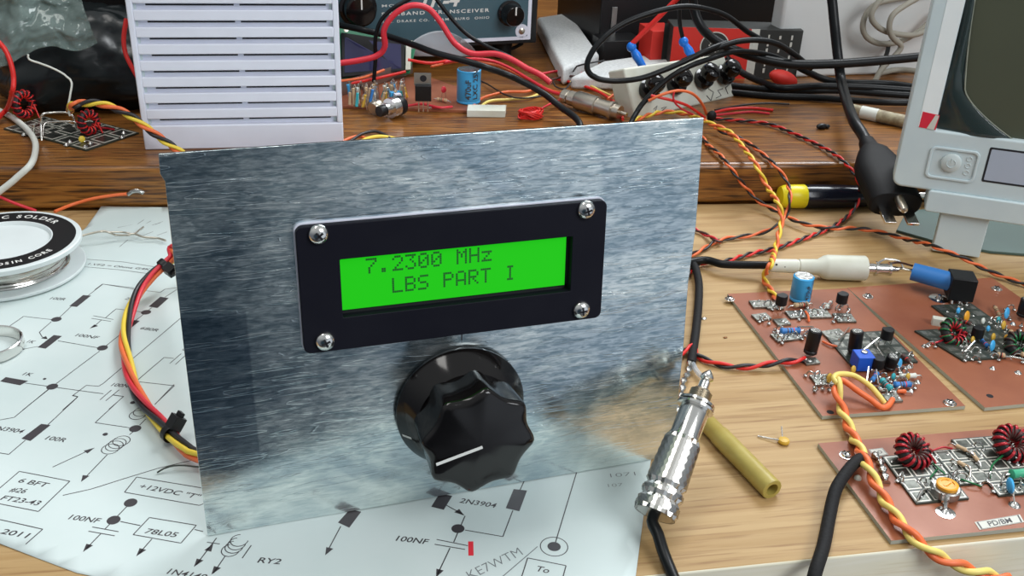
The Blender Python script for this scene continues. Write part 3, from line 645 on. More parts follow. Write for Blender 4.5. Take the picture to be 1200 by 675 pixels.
t = empty('braided_cord', hz(815, 383)); tag(t, 'short black braided cord ending in tinned lugs along the right edge of the metal panel', 'cord')
obj('sleeve', MB().tube(path([(800, 300, 3), (812, 309, 3), (818, 325, 3), (819, 346, 2.2), (816, 383, 2), (810, 426, 2)]), 1.75, 10), 'braid', t, ang=60)
mb = MB(); pa = path([(809, 424, 2), (806, 438, 2), (801, 447, 2.5), (799, 462, 2), (795, 478, 1.5)], .8); mb.tube(pa, [1.0 + .45 * math.sin(i * 1.1) for i in range(len(pa))], 7); mb.box(hz(795, 478, 1.2), (4, 6, 1.2), rotz(-20)); obj('solder_lug', mb, 'solder', t)
obj('clear_sleeve', MB().tube(path([(811, 424, 2), (816, 434, 2.2), (824, 443, 2)]), 1.0, 8), 'glassclip', t)
for nm, col, q, r_ in (('solder_speck', 'solder', (823, 451), .9), ('solder_speck', 'solder', (825, 374), .8), ('wood_chip', 'oak', (850, 396), .6)):
    p = hz(*q); tag(obj(nm, MB().sph(p + V((0, 0, r_ * .4)), (r_ * 1.6, r_, r_ * .6), 8), col), {'(823, 451)': 'tiny blob of solder on the pine board beside the audio plug tip', '(825, 374)': 'tiny blob of solder on the pine board beside the braided cord', '(850, 396)': 'tiny dark chip on the pine board left of the rear circuit board'}[str(q)], 'speck')

a, b = hz(823, 490, 3.1), hz(905, 574, 3.1); d = (b - a).normalized()
mb = MB().lathe([(3.0, 0), (3.2, .5), (3.2, 10), (3.5, 11), (3.5, (b - a).length - .2), (3.3, (b - a).length), (2.1, (b - a).length), (1.9, (b - a).length - 4), (.1, (b - a).length - 4.1)], a, d, 24)
tb = obj('plastic_sleeve', mb, 'tube'); tag(tb, 'short olive yellow plastic tube lying on the pine board beside the audio plug', 'tube')
t = empty('ceramic_capacitor', hz(918, 518)); tag(t, 'tiny round amber ceramic capacitor lying loose on the pine board', 'capacitor')
obj('body', MB().lathe([(.5, 0), (1.9, .3), (2.0, .9), (1.7, 1.5), (.4, 1.8)], hz(918, 519, .1), seg=16), 'ochre', t)
obj('lead', MB().tube(path([(914, 516, 1.2), (903, 514, .8), (888, 511, .5)]), .28, 6), 'lead', t); obj('lead', MB().tube([hz(917, 514, 1.2), hz(916, 500, 3)], .28, 6), 'lead', t)

# ------------------------------------------------------------------ circuit boards
TB = 1.6
def board(name, corners, label, holes=(), base=.15):
    t = empty(name, sum(corners, V()) / len(corners)); tag(t, label, 'circuit board', 'copper clad boards on the pine board')
    o = obj('copper_clad_base', MB().prism([V((c_.x, c_.y, base)) for c_ in corners], TB - base), ['copper', 'fibre'], t, label='brown copper clad board with pale sawn edges')
    for p in o.data.polygons:
        if abs(p.normal.z) < .5: p.material_index = 1
    for h_ in holes: q = hz(*h_, TB); obj('hole', MB().lathe([(1.3, 0), (1.3, .06)], q - V((0, 0, .03)), seg=14), 'slot', t)
    return t
def pad(t, px, w, h, rot=-8, m='tin', up=1.0):
    p = hz(*px, TB); mb = MB().box(p + V((0, 0, up / 2)), (w, h, up), rotz(rot)); o = obj('island_pad', mb, m, t, bevel=.15, label='tinned island pad')
    mb = MB()
    for k in range(max(1, int(w * h / 9))): mb.sph(p + rotz(rot) @ V((random.uniform(-.4, .4) * w, random.uniform(-.4, .4) * h, up)), (random.uniform(.5, 1), random.uniform(.5, .9), random.uniform(.3, .6)), 8)
    obj('solder_joint', mb, 'solder', o)
def to92(t, px, h, rot=200, leg=None, splay=1.3):
    """px = centre of the body in the picture, h = height of the body centre over the board"""
    p = hz(px[0], px[1], TB + h); F = rotz(rot); mb = MB(); pl_ = [F @ V((2.4 * math.cos(math.radians(a)), 2.4 * math.sin(math.radians(a)), 0)) for a in range(-50, 231, 20)]
    mb.prism([p + q - V((0, 0, 2.2)) for q in pl_], 4.4); o = obj('transistor', mb, 'black', t, bevel=.25, label='black three-legged transistor')
    for k in (-1, 0, 1):
        a_ = p + F @ V((k * 1.2, 0, -2.2)); b_ = V((p.x, p.y, TB + .8)) + F @ V((k * 1.2 * splay * 1.6, -.4, 0)); obj('lead', MB().tube([a_, (a_ + b_) / 2 + F @ V((k * .8, 0, .3)), b_], .3, 6), 'lead', o)
def ecap(t, px, r_, h_, m, tilt=(0, 0, 1), base=1.0, top='solder', ink_=None):
    p = hz(px[0], px[1], TB + base); F = frame(tilt); mb = MB().lathe([(r_ - .4, 0), (r_, .4), (r_, 1.2), (r_ - .25, 1.5), (r_, 1.9), (r_, h_ - .4), (r_ - .5, h_)], p, tilt, 28)
    o = obj('electrolytic_capacitor', mb, m, t, label={'blue': 'sky blue upright capacitor', 'black': 'black upright capacitor'}.get(m))
    tp = V(p) + V(tilt).normalized() * h_; obj('can_top', MB().lathe([(r_ - .6, 0), (r_ - .7, .08)], tp, tilt, 24), top, o)
    if ink_:
        mb = MB()
        for ci, ang_ in enumerate((ink_, ink_ + 34)):
            a = math.radians(ang_); dr = V((math.cos(a), math.sin(a), 0)); tn = V((-dr.y, dr.x, 0))
            text_mb(mb, 'LXC 25V' if ci else '470uF', p + dr * (r_ + .12) + V((0, 0, h_ * .16)), (0, 0, 1), -tn, h_ * .17, bold=.02)
        obj('printing', mb, 'ink', o)
    return o
def resistor(t, a, b, m, r_=1.1, z_=1.4, bands=True):
    a, b = hz(*a, TB + z_), hz(*b, TB + z_); d = (b - a); L_ = d.length; d.normalize()
    o = obj('resistor', MB().lathe([(r_ * .5, .0), (r_, .5), (r_ * .85, 1.3), (r_ * .85, L_ - 1.3), (r_, L_ - .5), (r_ * .5, L_)], a, d, 16), m, t)
    obj('lead', MB().tube(smooth([a - d * 2.4 - V((0, 0, z_ * .7)), a - d * 1.6, a, b, b + d * 1.6, b + d * 2.4 - V((0, 0, z_ * .7))], .6), .28, 6), 'lead', o)
    if bands:
        for k, c_ in ((.35, 'brownw'), (.5, 'blackw'), (.65, 'red')): obj('colour_band', MB().lathe([(r_ * .88, -.2), (r_ * .88, .2)], a + d * L_ * k, d, 16), c_, o)
def discap(t, px, m, r_=2.0, h=2.6, ax=(.5, -1, .25), th=.7):
    p = hz(px[0], px[1], TB + h); o = obj('disc_capacitor', MB().sph(p, (r_, r_, th), 16, ax), m, t)
    F = frame(ax)
    for k in (-1, 1): q = p + F @ V((0, 0, 0)) + V((k * r_ * .45, 0, -r_ * .6)); obj('lead', MB().tube([q, V((q.x + k * .4, q.y, TB + .2))], .25, 6), 'lead', o)
def blob(t, px, r_=1.1, h=None): p = hz(*px, TB); obj('solder_blob', MB().lathe([(r_ * 1.3, 0), (r_ * .9, .35), (r_ * .6, .8), (.1, 1.15)], p, seg=14), 'solder', t)
def screwhead(t, px, r_=1.9): 
    p = hz(*px, TB); o = obj('screw', MB().lathe([(r_ * 1.25, 0), (r_ * 1.25, .3), (r_, .35), (r_ * .9, .9), (r_ * .4, 1.3), (.05, 1.35)], p, seg=20), 'chrome', t)
    mb = MB()
    for k in (20, 110): mb.box(p + V((0, 0, 1.33)), (r_ * 1.4, .4, .12), rotz(k))
    obj('cross_recess', mb, 'slot', o)
def toroid(t, px, R_, r_, h, wires, ax=(.2, -.8, .55), turns=13):
    p = hz(px[0], px[1], TB + h); F = frame(ax); mb = MB(); vs = []; nu, nv = 28, 10
    for i in range(nu):
        for j in range(nv):
            a, b = 2 * math.pi * i / nu, 2 * math.pi * j / nv; vs.append(p + F @ V(((R_ + r_ * math.cos(b)) * math.cos(a), (R_ + r_ * math.cos(b)) * math.sin(a), r_ * 1.15 * math.sin(b))))
    mb.add(vs, [(i * nv + j, ((i + 1) % nu) * nv + j, ((i + 1) % nu) * nv + (j + 1) % nv, i * nv + (j + 1) % nv) for i in range(nu) for j in range(nv)])
    o = obj('toroid_coil', mb, 'core', t, label='black ring core wound with enamelled wire')
    for w, m in enumerate(wires):
        P = []; n = turns * 14
        for k in range(n + 1):
            a = 2 * math.pi * (k / n * .93 + .02); b = 2 * math.pi * turns * k / n + w * 2.1; q = r_ + .35 + .12 * math.sin(k * .9 + w)
            aa = a + w * .16; P.append(p + F @ V(((R_ + q * math.cos(b)) * math.cos(aa), (R_ + q * math.cos(b)) * math.sin(aa), q * 1.15 * math.sin(b))))
        e0 = P[0]; e1 = P[-1]; P = [V((e0.x - 2 - w, e0.y - 2, TB + .7))] + P + [V((e1.x + 1 + w, e1.y - 2.4, TB + .7))]
        obj('winding', MB().tube(P, .4, 6), m, o, ang=60, label='red enamelled winding' if m == 'magwire' else 'green enamelled winding' if m == 'grnwire' else None)
def squares(t, org, du, dv, nu, nv, name='pad_array', lines=True):
    """thin tinned laminate cut into square islands; org = corner (mm), du/dv = edge vectors of one square"""
    h = V((0, 0, .8)); A = org; B = org + du * nu; C_ = B + dv * nv; D = org + dv * nv
    o = obj(name, MB().prism([A, B, C_, D], h), 'padbase', t, label='dark laminate of square islands')
    mb = MB(); mt = MB()
    for i in range(nu):
        for j in range(nv):
            c_ = [org + du * (i + a) + dv * (j + b) + h + V((0, 0, .02)) for a, b in ((.08, .08), (.92, .08), (.92, .92), (.08, .92))]; k_ = [org + du * (i + a) + dv * (j + b) + h + V((0, 0, .05)) for a, b in ((.16, .16), (.84, .16), (.84, .84), (.16, .84))]
            mb.add(c_, [(0, 1, 2, 3)]); mt.add(k_, [(0, 1, 2, 3)])
    if lines: obj('square_outlines', mb, 'padline', o)
    obj('square_faces', mt, 'islanddark' if lines else 'tin', o)

# --- rear left board
def P3(L): return [V((x, y, 0)) for x, y in L]
A_ = board('circuit_board', P3([(222.1, 98.6), (209.5, 6.3), (264.5, -1.4), (277.3, 90.5)]), 'copper clad circuit board with upright sky blue capacitor, left of two rear boards', holes=[(973, 483)])
for q, w, h_ in (((889, 358), 7, 6), ((906, 359), 7, 7), ((892, 373), 7, 5), ((916, 379), 6, 5), ((933, 370), 8, 6), ((958, 369), 10, 7), ((989, 374), 8, 7), ((922, 396), 12, 6), ((977, 393), 9, 6), ((964, 447), 8, 7), ((1045, 468), 6, 5), ((1036, 457), 5, 4), ((950, 425), 6, 4)): pad(A_, q, w, h_, rot=random.uniform(-16, 2))
squares(A_, hz(990, 424, TB) + V((0, -4, 0)), V((5.5, -.8, 0)), V((.9, 6, 0)), 5, 4, lines=False)
ecap(A_, (937, 351), 4.4, 11.5, 'blue', base=.6, ink_=-75)
to92(A_, (916, 351), 6.5, 190); to92(A_, (987, 349), 6.5, 200); to92(A_, (1040, 391), 6.0, 170); to92(A_, (1029, 425), 4.2, 190)
ecap(A_, (949, 414), 2.6, 10, 'black', tilt=(.1, .05, 1), base=1.6); ecap(A_, (1001, 412), 2.6, 9, 'black', tilt=(0, .1, 1), base=1.6); ecap(A_, (1041, 432), 2.4, 6, 'black', base=1, tilt=(.1, -.1, 1))
p = hz(1009, 430, TB + .6); o = obj('trimmer', MB().box(p + V((0, 0, 3)), (6.6, 6.6, 6), rotz(-12)), 'royal', A_, bevel=.3, label='royal blue trimmer resistor'); obj('trim_screw', MB().lathe([(1.2, 0), (1.2, .5), (.9, .6)], p + V((.6, .6, 6)), seg=14).box(p + V((.6, .6, 6.65)), (1.6, .4, .1), rotz(30)), 'nickel', o)
discap(A_, (1054, 426), 'blue', 2.0, 2.2); discap(A_, (972, 443), 'ochre', 1.9, 2.6); discap(A_, (1000, 433), 'ochre', 1.6, 3.4)
resistor(A_, (914, 388), (938, 387), 'midblue', 1.4, 1.8); resistor(A_, (1047, 451), (1068, 450), 'midblue', 1.3, 1.8); resistor(A_, (1033, 445), (1044, 456), 'teal', 1.3, 2.2); resistor(A_, (1054, 441), (1074, 440), 'whitew', 1.1, 1.7, False); resistor(A_, (968, 360), (974, 354), 'whitew', .9, 2)
resistor(A_, (1050, 458), (1062, 459), 'orange', .9, 1.2, False); resistor(A_, (930, 358), (947, 356), 'tan', 1.2, 1.6)
for q in ((1067, 458), (1075, 448), (1036, 458), (985, 371), (901, 362), (927, 372), (963, 364), (1065, 430), (1050, 415), (956, 456), (947, 424)): blob(A_, q, random.uniform(.8, 1.2))
screwhead(A_, (855, 351), 1.7); screwhead(A_, (1113, 473), 1.9)
mb = MB()
for k, (a, b) in enumerate((((1015, 453), (1018, 430)), ((1029, 450), (1027, 433)), ((1015, 453), (1031, 452)), ((1010, 412), (1030, 396)), ((1020, 395), (1036, 418)), ((995, 384), (983, 398)), ((953, 383), (935, 383)))): mb.tube([hz(*a, TB + .8), hz(*b, TB + 3.5)], .35, 6)
obj('bare_jumpers', mb, 'lead', A_)
obj('jumper_wire', MB().tube(path([(948, 377, 2.2), (947, 370, 3.5), (944, 365, 2.6)], .6), .5, 7), 'orange', A_); obj('jumper_wire', MB().tube(path([(964, 400, 2.4), (973, 404, 2.6), (981, 406, 2.4)], .6), .5, 7), 'orange', A_)

random.seed(21)
def clutter(t, px0, px1, py0, py1, n):
    for k in range(n):
        x_, y_ = random.uniform(px0, px1), random.uniform(py0, py1); p = hz(x_, y_, TB + .8); a_ = random.uniform(0, 6.3); l_ = random.uniform(2, 4.5); e = V((math.cos(a_) * l_, math.sin(a_) * l_, 0)); mb = MB().tube(smooth([p, p + e * .25 + V((0, 0, 1.8)), p + e * .75 + V((0, 0, 2.0)), p + e], .6), .3, 6)
        mb.sph(p, (.9, .8, .5), 8).sph(p + e, (.8, .9, .5), 8); obj('component_lead', mb, 'solder', t)
clutter(A_, 885, 925, 357, 380, 5); clutter(A_, 925, 1000, 358, 378, 9); clutter(A_, 905, 990, 388, 400, 7); clutter(A_, 1000, 1072, 412, 462, 14); clutter(A_, 950, 985, 440, 456, 7)

# --- rear right board
B_ = board('circuit_board', P3([(277.5, 91), (270.8, -4.2), (343, -11.5), (350, 84)]), 'copper clad circuit board carrying a black cube potentiometer with thick blue shaft', holes=[(1160, 464)])
squares(B_, hz(1128, 424, TB), V((6.2, -.8, 0)), V((-.9, 6.2, 0)), 3, 4, lines=False)
squares(B_, hz(1172, 420, TB), V((6.2, -.8, 0)), V((.2, 6.2, 0)), 3, 7, 'pad_array', False)
p = hz(1122, 348, TB + 1.5); F = rotz(-28)
o = obj('potentiometer', MB().box(p + V((0, 0, 5.6)), (10.5, 10.5, 10.5), F), 'black', B_, bevel=.5, label='black cube potentiometer body')
s1 = p + V((0, 0, 6.2)); s0 = hz(1069, 318, TB + 8.4); obj('shaft', MB().cyl(s0, s1, 3.9, 4.3, 24), 'midblue', o, label='thick blue insulated shaft')
for k in (-3, 0, 3): obj('terminal', MB().tube([p + F @ V((k, -4, .6)), p + F @ V((k, -5, -1.2))], .5, 6), 'chrome', o)
p = hz(1100, 351, TB); obj('washer', MB().lathe([(4.2, 0), (4.2, .5), (3.6, .6), (1.7, .6), (1.6, .1)], p, seg=28).lathe([(1.4, .5), (.9, 2.2), (.2, 2.6)], p, seg=12), 'chrome', B_)
toroid(B_, (1117, 390), 4.0, 1.7, 3.6, ['grnwire', 'magwire'], (.1, -.7, .7), 11); toroid(B_, (1196, 404), 4.2, 1.7, 3.4, ['brownw', 'grnwire'], (-.2, -.5, .8), 10)
discap(B_, (1133, 371), 'amber', 2.5, 4.5); discap(B_, (1180, 367), 'blue', 2.5, 3.4); discap(B_, (1176, 381), 'ochre', 1.9, 3.2); discap(B_, (1163, 405), 'blue', 2.3, 3.2); discap(B_, (1164, 395), 'ochre', 1.7, 3); discap(B_, (1123, 364), 'blue', 1.4, 2); discap(B_, (1179, 396), 'amber', 1.5, 2.6)
to92(B_, (1146, 389), 5.0, 190); ecap(B_, (1199, 370), 2.8, 8, 'black', base=2)
p = hz(1101, 377, TB + 1.5); obj('film_capacitor', MB().box(p, (6, 3, 3.6), rotz(-35)), 'cream', B_, bevel=.3)
resistor(B_, (1168, 415), (1178, 417), 'tan', 1.1, 1.6); resistor(B_, (1184, 388), (1190, 396), 'tan', 1.0, 2); resistor(B_, (1196, 415), (1206, 416), 'tan', 1.1, 2)
mb = MB().tube(path([(1128, 414, 2.8), (1133, 410, 4.5), (1142, 400, 6)], .6), .45, 7).tube(path([(1175, 418, 2.5), (1190, 419, 3.5), (1215, 425, 3)], 1), .4, 7); obj('bare_jumpers', mb, 'lead', B_)
for q in ((1148, 412), (1156, 410), (1170, 410), (1120, 372), (1163, 432), (1193, 437), (1083, 406), (1088, 404), (1175, 405), (1187, 392), (1110, 367), (1140, 372), (1187, 380)): blob(B_, q, random.uniform(.8, 1.2))
obj('jumper_wire', MB().tube(path([(1092, 403, 2.3), (1101, 400, 3), (1110, 396, 3)], .6), .4, 7), 'magwire', B_)
for q, m, r_ in (((1140, 398), 'ochre', 1.5), ((1152, 376), 'whitew', 1.4), ((1170, 375), 'teal', 1.5), ((1187, 398), 'tan', 1.5), ((1128, 378), 'brownw', 1.6), ((1158, 385), 'blue', 1.3)): discap(B_, q, m, r_, 2.4)
resistor(B_, (1150, 398), (1158, 406), 'midblue', .9, 2); resistor(B_, (1124, 374), (1138, 380), 'brownw', 1.0, 3); resistor(B_, (1166, 360), (1172, 370), 'tan', .9, 2); resistor(A_, (1022, 446), (1028, 437), 'midblue', 1.0, 2); resistor(A_, (1057, 416), (1066, 424), 'brownw', 1.0, 2)
discap(A_, (1064, 441), 'ochre', 1.3, 2.4); discap(A_, (985, 446), 'brownw', 1.4, 2); discap(A_, (1047, 441), 'teal', 1.3, 2)
clutter(B_, 1095, 1160, 372, 425, 12); clutter(B_, 1160, 1200, 355, 425, 14); clutter(B_, 1115, 1135, 352, 366, 4)
screwhead(B_, (1017, 348), 1.8); screwhead(B_, (1168, 339), 1.8)

# --- front right board
C_ = board('circuit_board', P3([(198.8, -7.5), (192.6, -55.9), (287, -68.5), (294, -20)]), 'copper clad circuit board with PD/BM label on the front edge of the pine board')
u1, v1 = V((.989, -.128, 0)), V((.128, .989, 0))
q0 = hz(1073, 592, TB); u6 = u1 * 6.1; v6 = (hz(1033, 537, TB) - q0) / 4
squares(C_, q0, u6, v6, 3, 4); squares(C_, q0 + u6 * 3.06 + v6 * 1.1, u6, v6, 2, 3); squares(C_, hz(1170, 583, TB), u6, v6, 4, 5)
toroid(C_, (1070, 529), 4.0, 1.9, 4.2, ['magwire', 'brownw', 'magwire'], (.05, -.55, .8), 14); toroid(C_, (1186, 520), 4.3, 2.0, 4.4, ['magwire', 'brownw', 'magwire'], (.0, -.55, .8), 14)
p = hz(1107, 579, TB + 1.0); o = obj('trimmer_capacitor', MB().lathe([(4.2, 0), (4.4, .3), (4.4, 2.6), (4.0, 2.9)], p, seg=24).box(p + u1 * -2 + V((0, 0, 2)), (3, 7, 2), rotz(-8)), 'heatsink', C_, label='silver trimmer capacitor with orange dial')
obj('dial', MB().lathe([(3.3, 0), (3.4, 1.1), (3.1, 1.3), (2.2, 1.3), (2.1, 1.0), (.1, 1.0)], p + V((0, 0, 2.9)), seg=24).box(p + V((0, 0, 4.0)), (3.8, .8, .5), rotz(20)), 'amber', o, label='orange adjusting dial')
lg = hz(1112, 580, TB + 1.8); lf = hz(1108, 601, TB); obj('terminal', MB().box((lg + V((lf.x, lf.y, lg.z))) / 2 + V((0, 1.2, -.4)), (2.6, .5, 3.4), rotz(-8)).tube([(lg + lf) / 2 + V((0, 1, 0)), lf], .7, 8), 'chrome', o)
obj('solder_pad', MB().lathe([(3.0, 0), (3.0, .2), (1.6, .4), (.8, 1.2), (.1, 1.4)], lf, seg=20), 'chrome', C_)
discap(C_, (1184, 569), 'blue', 2.6, 3.4, ax=(1, -.5, .2), th=1.1); obj('solder_pad', MB().lathe([(1.9, 0), (1.5, .5), (.6, 1.0), (.1, 1.1)], hz(1189, 592, TB), seg=16), 'solder', C_); obj('lead', MB().tube([hz(1187, 572, TB + 3), hz(1189, 591, TB + .8)], .3, 6), 'lead', C_)
resistor(C_, (1184, 556), (1210, 553), 'green', 1.7, 3.0, False)
for a, b in (((1120, 522), (1133, 528)), ((1122, 541), (1131, 546)), ((1139, 531), (1146, 540))): resistor(C_, a, b, 'tan', .8, 1.8, False)
mb = MB()
for a, b, c_ in (((1131, 528), (1140, 532), (1144, 540)), ((1129, 543), (1137, 548), (1137, 560)), ((1174, 566), (1176, 556), (1184, 555)), ((1075, 585), (1080, 576), (1088, 573))): mb.tube(path([(*a, 3), (*b, 4), (*c_, 2.4)], .6), .4, 7)
obj('bare_jumpers', mb, 'lead', C_)
for q in ((1111, 535), (1137, 561), (1079, 584), (1087, 577), (1171, 576), (1144, 545), (1103, 548), (1045, 543), (1178, 574), (1097, 537), (1150, 536)): blob(C_, q, random.uniform(.9, 1.4))
obj('jumper_wire', MB().tube(path([(1093, 528, 3), (1105, 524, 3.6), (1116, 526, 3)], .6), .35, 7), 'magwire', C_); obj('jumper_wire', MB().tube(path([(1160, 560, 2.6), (1163, 545, 3.6), (1176, 533, 4)], .6), .35, 7), 'grnwire', C_)
for k, (a, b) in enumerate((((1093, 543), (1108, 556)), ((1125, 561), (1150, 570)), ((1098, 550), (1090, 560)))): obj('jumper_wire', MB().tube(path([(*a, 2.8), ((a[0] + b[0]) / 2, (a[1] + b[1]) / 2, 3.3), (*b, 2.8)], .6), .28, 7), 'grnwire', C_)
clutter(C_, 1050, 1140, 540, 580, 10); clutter(C_, 1140, 1198, 525, 575, 10)
screwhead(C_, (992, 534), 1.9); obj('solder_pad', MB().lathe([(1.2, 0), (1.1, .6), (.6, 1.2), (.1, 1.4)], hz(1005, 561, TB), seg=14), 'cream', C_)
mb = MB(); pa = path([(1024, 532, 2.5), (1031, 540, 2.8), (1035, 552, 2.4), (1039, 566, 2)], .7); mb.tube(pa, [1.0 + .4 * math.sin(i * 1.3) for i in range(len(pa))], 8); obj('tinned_braid', mb, 'solder', C_)
def label_plate(t, cs, s_, cap=1.8):
    P = [hz(*c_, TB + .05) for c_ in cs]; o = obj('name_plate', MB().prism(P, .1), 'boxwhite', t, label='small white adhesive label'); mid = sum(P, V()) / 4; xd = (P[1] - P[0]).normalized(); yd = (P[0] - P[3]).normalized(); mb = MB()
    I = [mid + (q - mid) * .93 + V((0, 0, .12)) for q in P]; J = [mid + (q - mid) * .86 + V((0, 0, .12)) for q in P]; mb.add(I + J, [(k, (k + 1) % 4, 4 + (k + 1) % 4, 4 + k) for k in range(4)])
    text_mb(mb, s_, mid - yd * cap / 2 + V((0, 0, .14)), xd, yd, cap, center=True, bold=.02); obj('label_text', mb, 'ink', o)
label_plate(C_, ((1142, 612), (1195, 603), (1200, 612), (1148, 621)), 'PD/BM', 2.1); label_plate(C_, ((1142, 514), (1170, 511), (1176, 519), (1148, 523)), 'IN', 1.6); label_plate(C_, ((1018, 527), (1034, 525), (1041, 533), (1024, 536)), 'LO', 1.5)

# ------------------------------------------------------------------ white coaxial plug and its cable
a = hz(902, 311, 6.2); b = hz(1014, 314.5, 6.2); d = (b - a).normalized(); L_ = (b - a).length
t = empty('coaxial_plug', (a.x, a.y, 0)); tag(t, 'white sleeved coaxial plug with black cable behind the upright blue capacitor', 'plug')
mb = MB().lathe([(2.6, 0), (3.0, .3), (3.2, L_ * .28), (2.9, L_ * .285), (2.9, L_ * .30), (3.3, L_ * .305), (3.6, L_ * .5), (5.2, L_ * .56), (5.6, L_ * .6), (5.7, L_ - .4), (5.3, L_), (3, L_)], a, d, 32); obj('white_sleeve', mb, 'cream', t, bevel=0)
mb = MB()
for x_, h_ in ((.07, 1), (.16, -1)): q = a + d * L_ * x_ + V((0, 0, 0)); mb.sph(q + (CAM - q).normalized() * 3.0 + V((0, 0, h_ * .5)), .5, 8)
obj('marks', mb, 'black', t, label='small dark dots')
mb = MB().lathe([(2.4, 0), (2.4, 4), (3.4, 4.2), (3.4, 5), (2.5, 5.2), (2.5, 10), (3.2, 10.2), (3.2, 11.2), (1.5, 11.4), (1.2, 15)], b, d, 20); obj('metal_contact', mb, 'chrome', t)
mb = MB().tube(smooth([b + d * 6 + V((0, 1, 2.5)), b + d * 9 + V((0, 1, 4.4)), b + d * 15 + V((0, 1, 3.8)), b + d * 17 + V((0, 0, 1))], .8), .45, 7).tube(smooth([b + d * 12, b + d * 16 + V((0, 0, .5)), s0 + V((0, 0, .4))], .8), .7, 7); obj('clip_wire', mb, 'lead', t)
obj('tail_wire', MB().tube(smooth([b + d * 10 + V((0, 1, 1.8)), b + d * 15 + V((0, 1, 3)), s0 + V((0, .8, 2.4))], .8), .5, 7), 'brownw', t)
obj('cable', MB().tube(smooth([V((88, 17, 12)), V((112, 50, 5)), V((155, 96, 6)), hz(808, 307.5, 4), hz(850, 310, 5), a - d * 4, a + d * 3], 1.5), 1.8, 10), 'rubber', t, ang=60)

# ------------------------------------------------------------------ twisted wires on the right
twisted('twisted_wires', [(834, 139, 24), (865, 141, 23.6), (900, 145, 23.6), (929, 156, 23.6), (961, 171, 23.6), (985, 186, 24), (1004, 208, 20), (1008, 227, 9), (1000, 246, 3), (983, 261, 1.8), (964, 271, 1.6), (940, 280, 1.6), (908, 291, 1.6), (881, 297, 1.6), (850, 306, 1.6), (812, 314, 1.8), V((186, 84, 1.6)), V((158, 52, 1.8)), V((134, 30, 8))], .62, 13, ['red', 'blackw'], 'red and black twisted wires looping widest to the right past the power plug', 'wires')
twisted('twisted_wires', [(822, 162, 22), (832, 172, 23.8), (844, 182, 24.3), (857, 198, 22), (871, 216, 14), (887, 234, 6), (903, 244, 3.6), (924, 255, 3.4), (945, 263, 3.4), (972, 267, 4.0), (1007, 268, 3.6), (1036, 273, 3.4), (1060, 280, 4.5), (1085, 286, 9), (1100, 291, 11), (1130, 303, 8), (1160, 318, 3), (1200, 333, 1.8), (1230, 341, 1.8)], .62, 15, ['orange', 'blackw'], 'orange and black twisted wires running right past the white stand foot to the edge', 'wires')
twisted('twisted_wires', [(838, 150, 25.5), (850, 156, 25), (871, 164, 24), (892, 179, 24.4), (911, 197, 22), (922, 213, 17.6), (926, 232, 15.6), (922, 250, 8.5), (911, 264, 6), (892, 273, 2.4), (871, 277, 1.6), (841, 282, 1.6), (806, 300, 1.6), V((170, 120, 2)), V((110, 90, 2)), V((60, 30, 10))], .62, 19, ['orange', 'blackw'], 'orange and black twisted wires curving over the yellow screwdriver end', 'wires')
twisted('twisted_wires', [(742, 141, 24.5), (760, 135, 25), (780, 131, 25), (805, 134, 25.5), (828, 143, 28.6), (855, 155, 29.2), (871, 173, 27.6), (887, 195, 25), (899, 219, 16.5), (912, 239, 17), (916, 256, 11.5), (912, 277, 7.5), (908, 293, 5.2), (903, 310, 12.8), (895, 325, 3), (901, 337, 2), (910, 350, 3.6)], .75, 16, ['yellow', 'orange'], 'yellow and orange twisted wires dropping from the shelf to the rear left board', 'wires')
twisted('twisted_wires', [V((131, 13, 6)), V((144, 28, 2.5)), (804, 409, 2.5), (817, 417, 1.7), (833, 424, 1.6), (852, 429, 1.6), (873, 430, 1.8), (893, 428, 2.4), (915, 424, 3.4), (930, 423, 3.4), (943, 421, 2.8)], .7, 17, ['red', 'blackw'], 'red and black twisted wires from behind the panel to the rear left board', 'wires')
twisted('twisted_wires', [(808, 262, 2), (815, 269, 1.6), (827, 275, 1.6), (839, 281, 3.2), (845, 284, 1.6)], .55, 16, ['rose', 'brownw'], 'short dark red twisted wire stub beside the right edge of the panel', 'wires')
t = empty('twisted_wires', hz(1010, 530)); tag(t, 'thick yellow and orange twisted wires looping from the rear left board across the front board', 'wires')
cpath = [(983, 446, 9), (981, 458, 7.5), (985, 475, 4), (990, 489, 3.2), (999, 510, 2.6), (1008, 528, 4.6), (1017, 548, 6.0), (1032, 578, 4.5), (1047, 602, 4.2), (1063, 622, 4), (1085, 642, 1.5), (1110, 657, -2), (1150, 671, -6), (1180, 678, -9)]
for mb, m in zip(strands(cpath, 1.05, 17, ['ywire', 'orange'], phase=1.2), ['ywire', 'orange']): obj('wire', mb, m, t, ang=60, label=WN[m])
obj('wire_tail', MB().tube(path([(982, 450, 9), (977, 443, 9.5), (983, 438.5, 9.5), (1000, 440, 8.5), (1018, 451, 7), (1030, 464, 5), (1036, 472, 3)], .8), 1.05, 8), 'ywire', t, ang=60, label='yellow wire end')
obj('wire_tail', MB().tube(path([(983, 452, 8), (980, 447, 8.5), (988, 446, 8.5), (1005, 458, 7), (1020, 468, 4.6), (1032, 477, 3.4), (1040, 476, 3), (1046, 468, 2.8)], .8), 1.05, 8), 'orange', t, ang=60, label='orange wire end')
cable('coaxial_cable', [(1013, 536, 5), (1003, 541, 5.4), (990, 556, 5), (979, 575, 4), (972, 605, 2), (965, 640, 2), (955, 672, 1), (948, 705, -5)], 2.0, 'braid', 'black braided cable arching off the left corner of the front circuit board', 'cable')

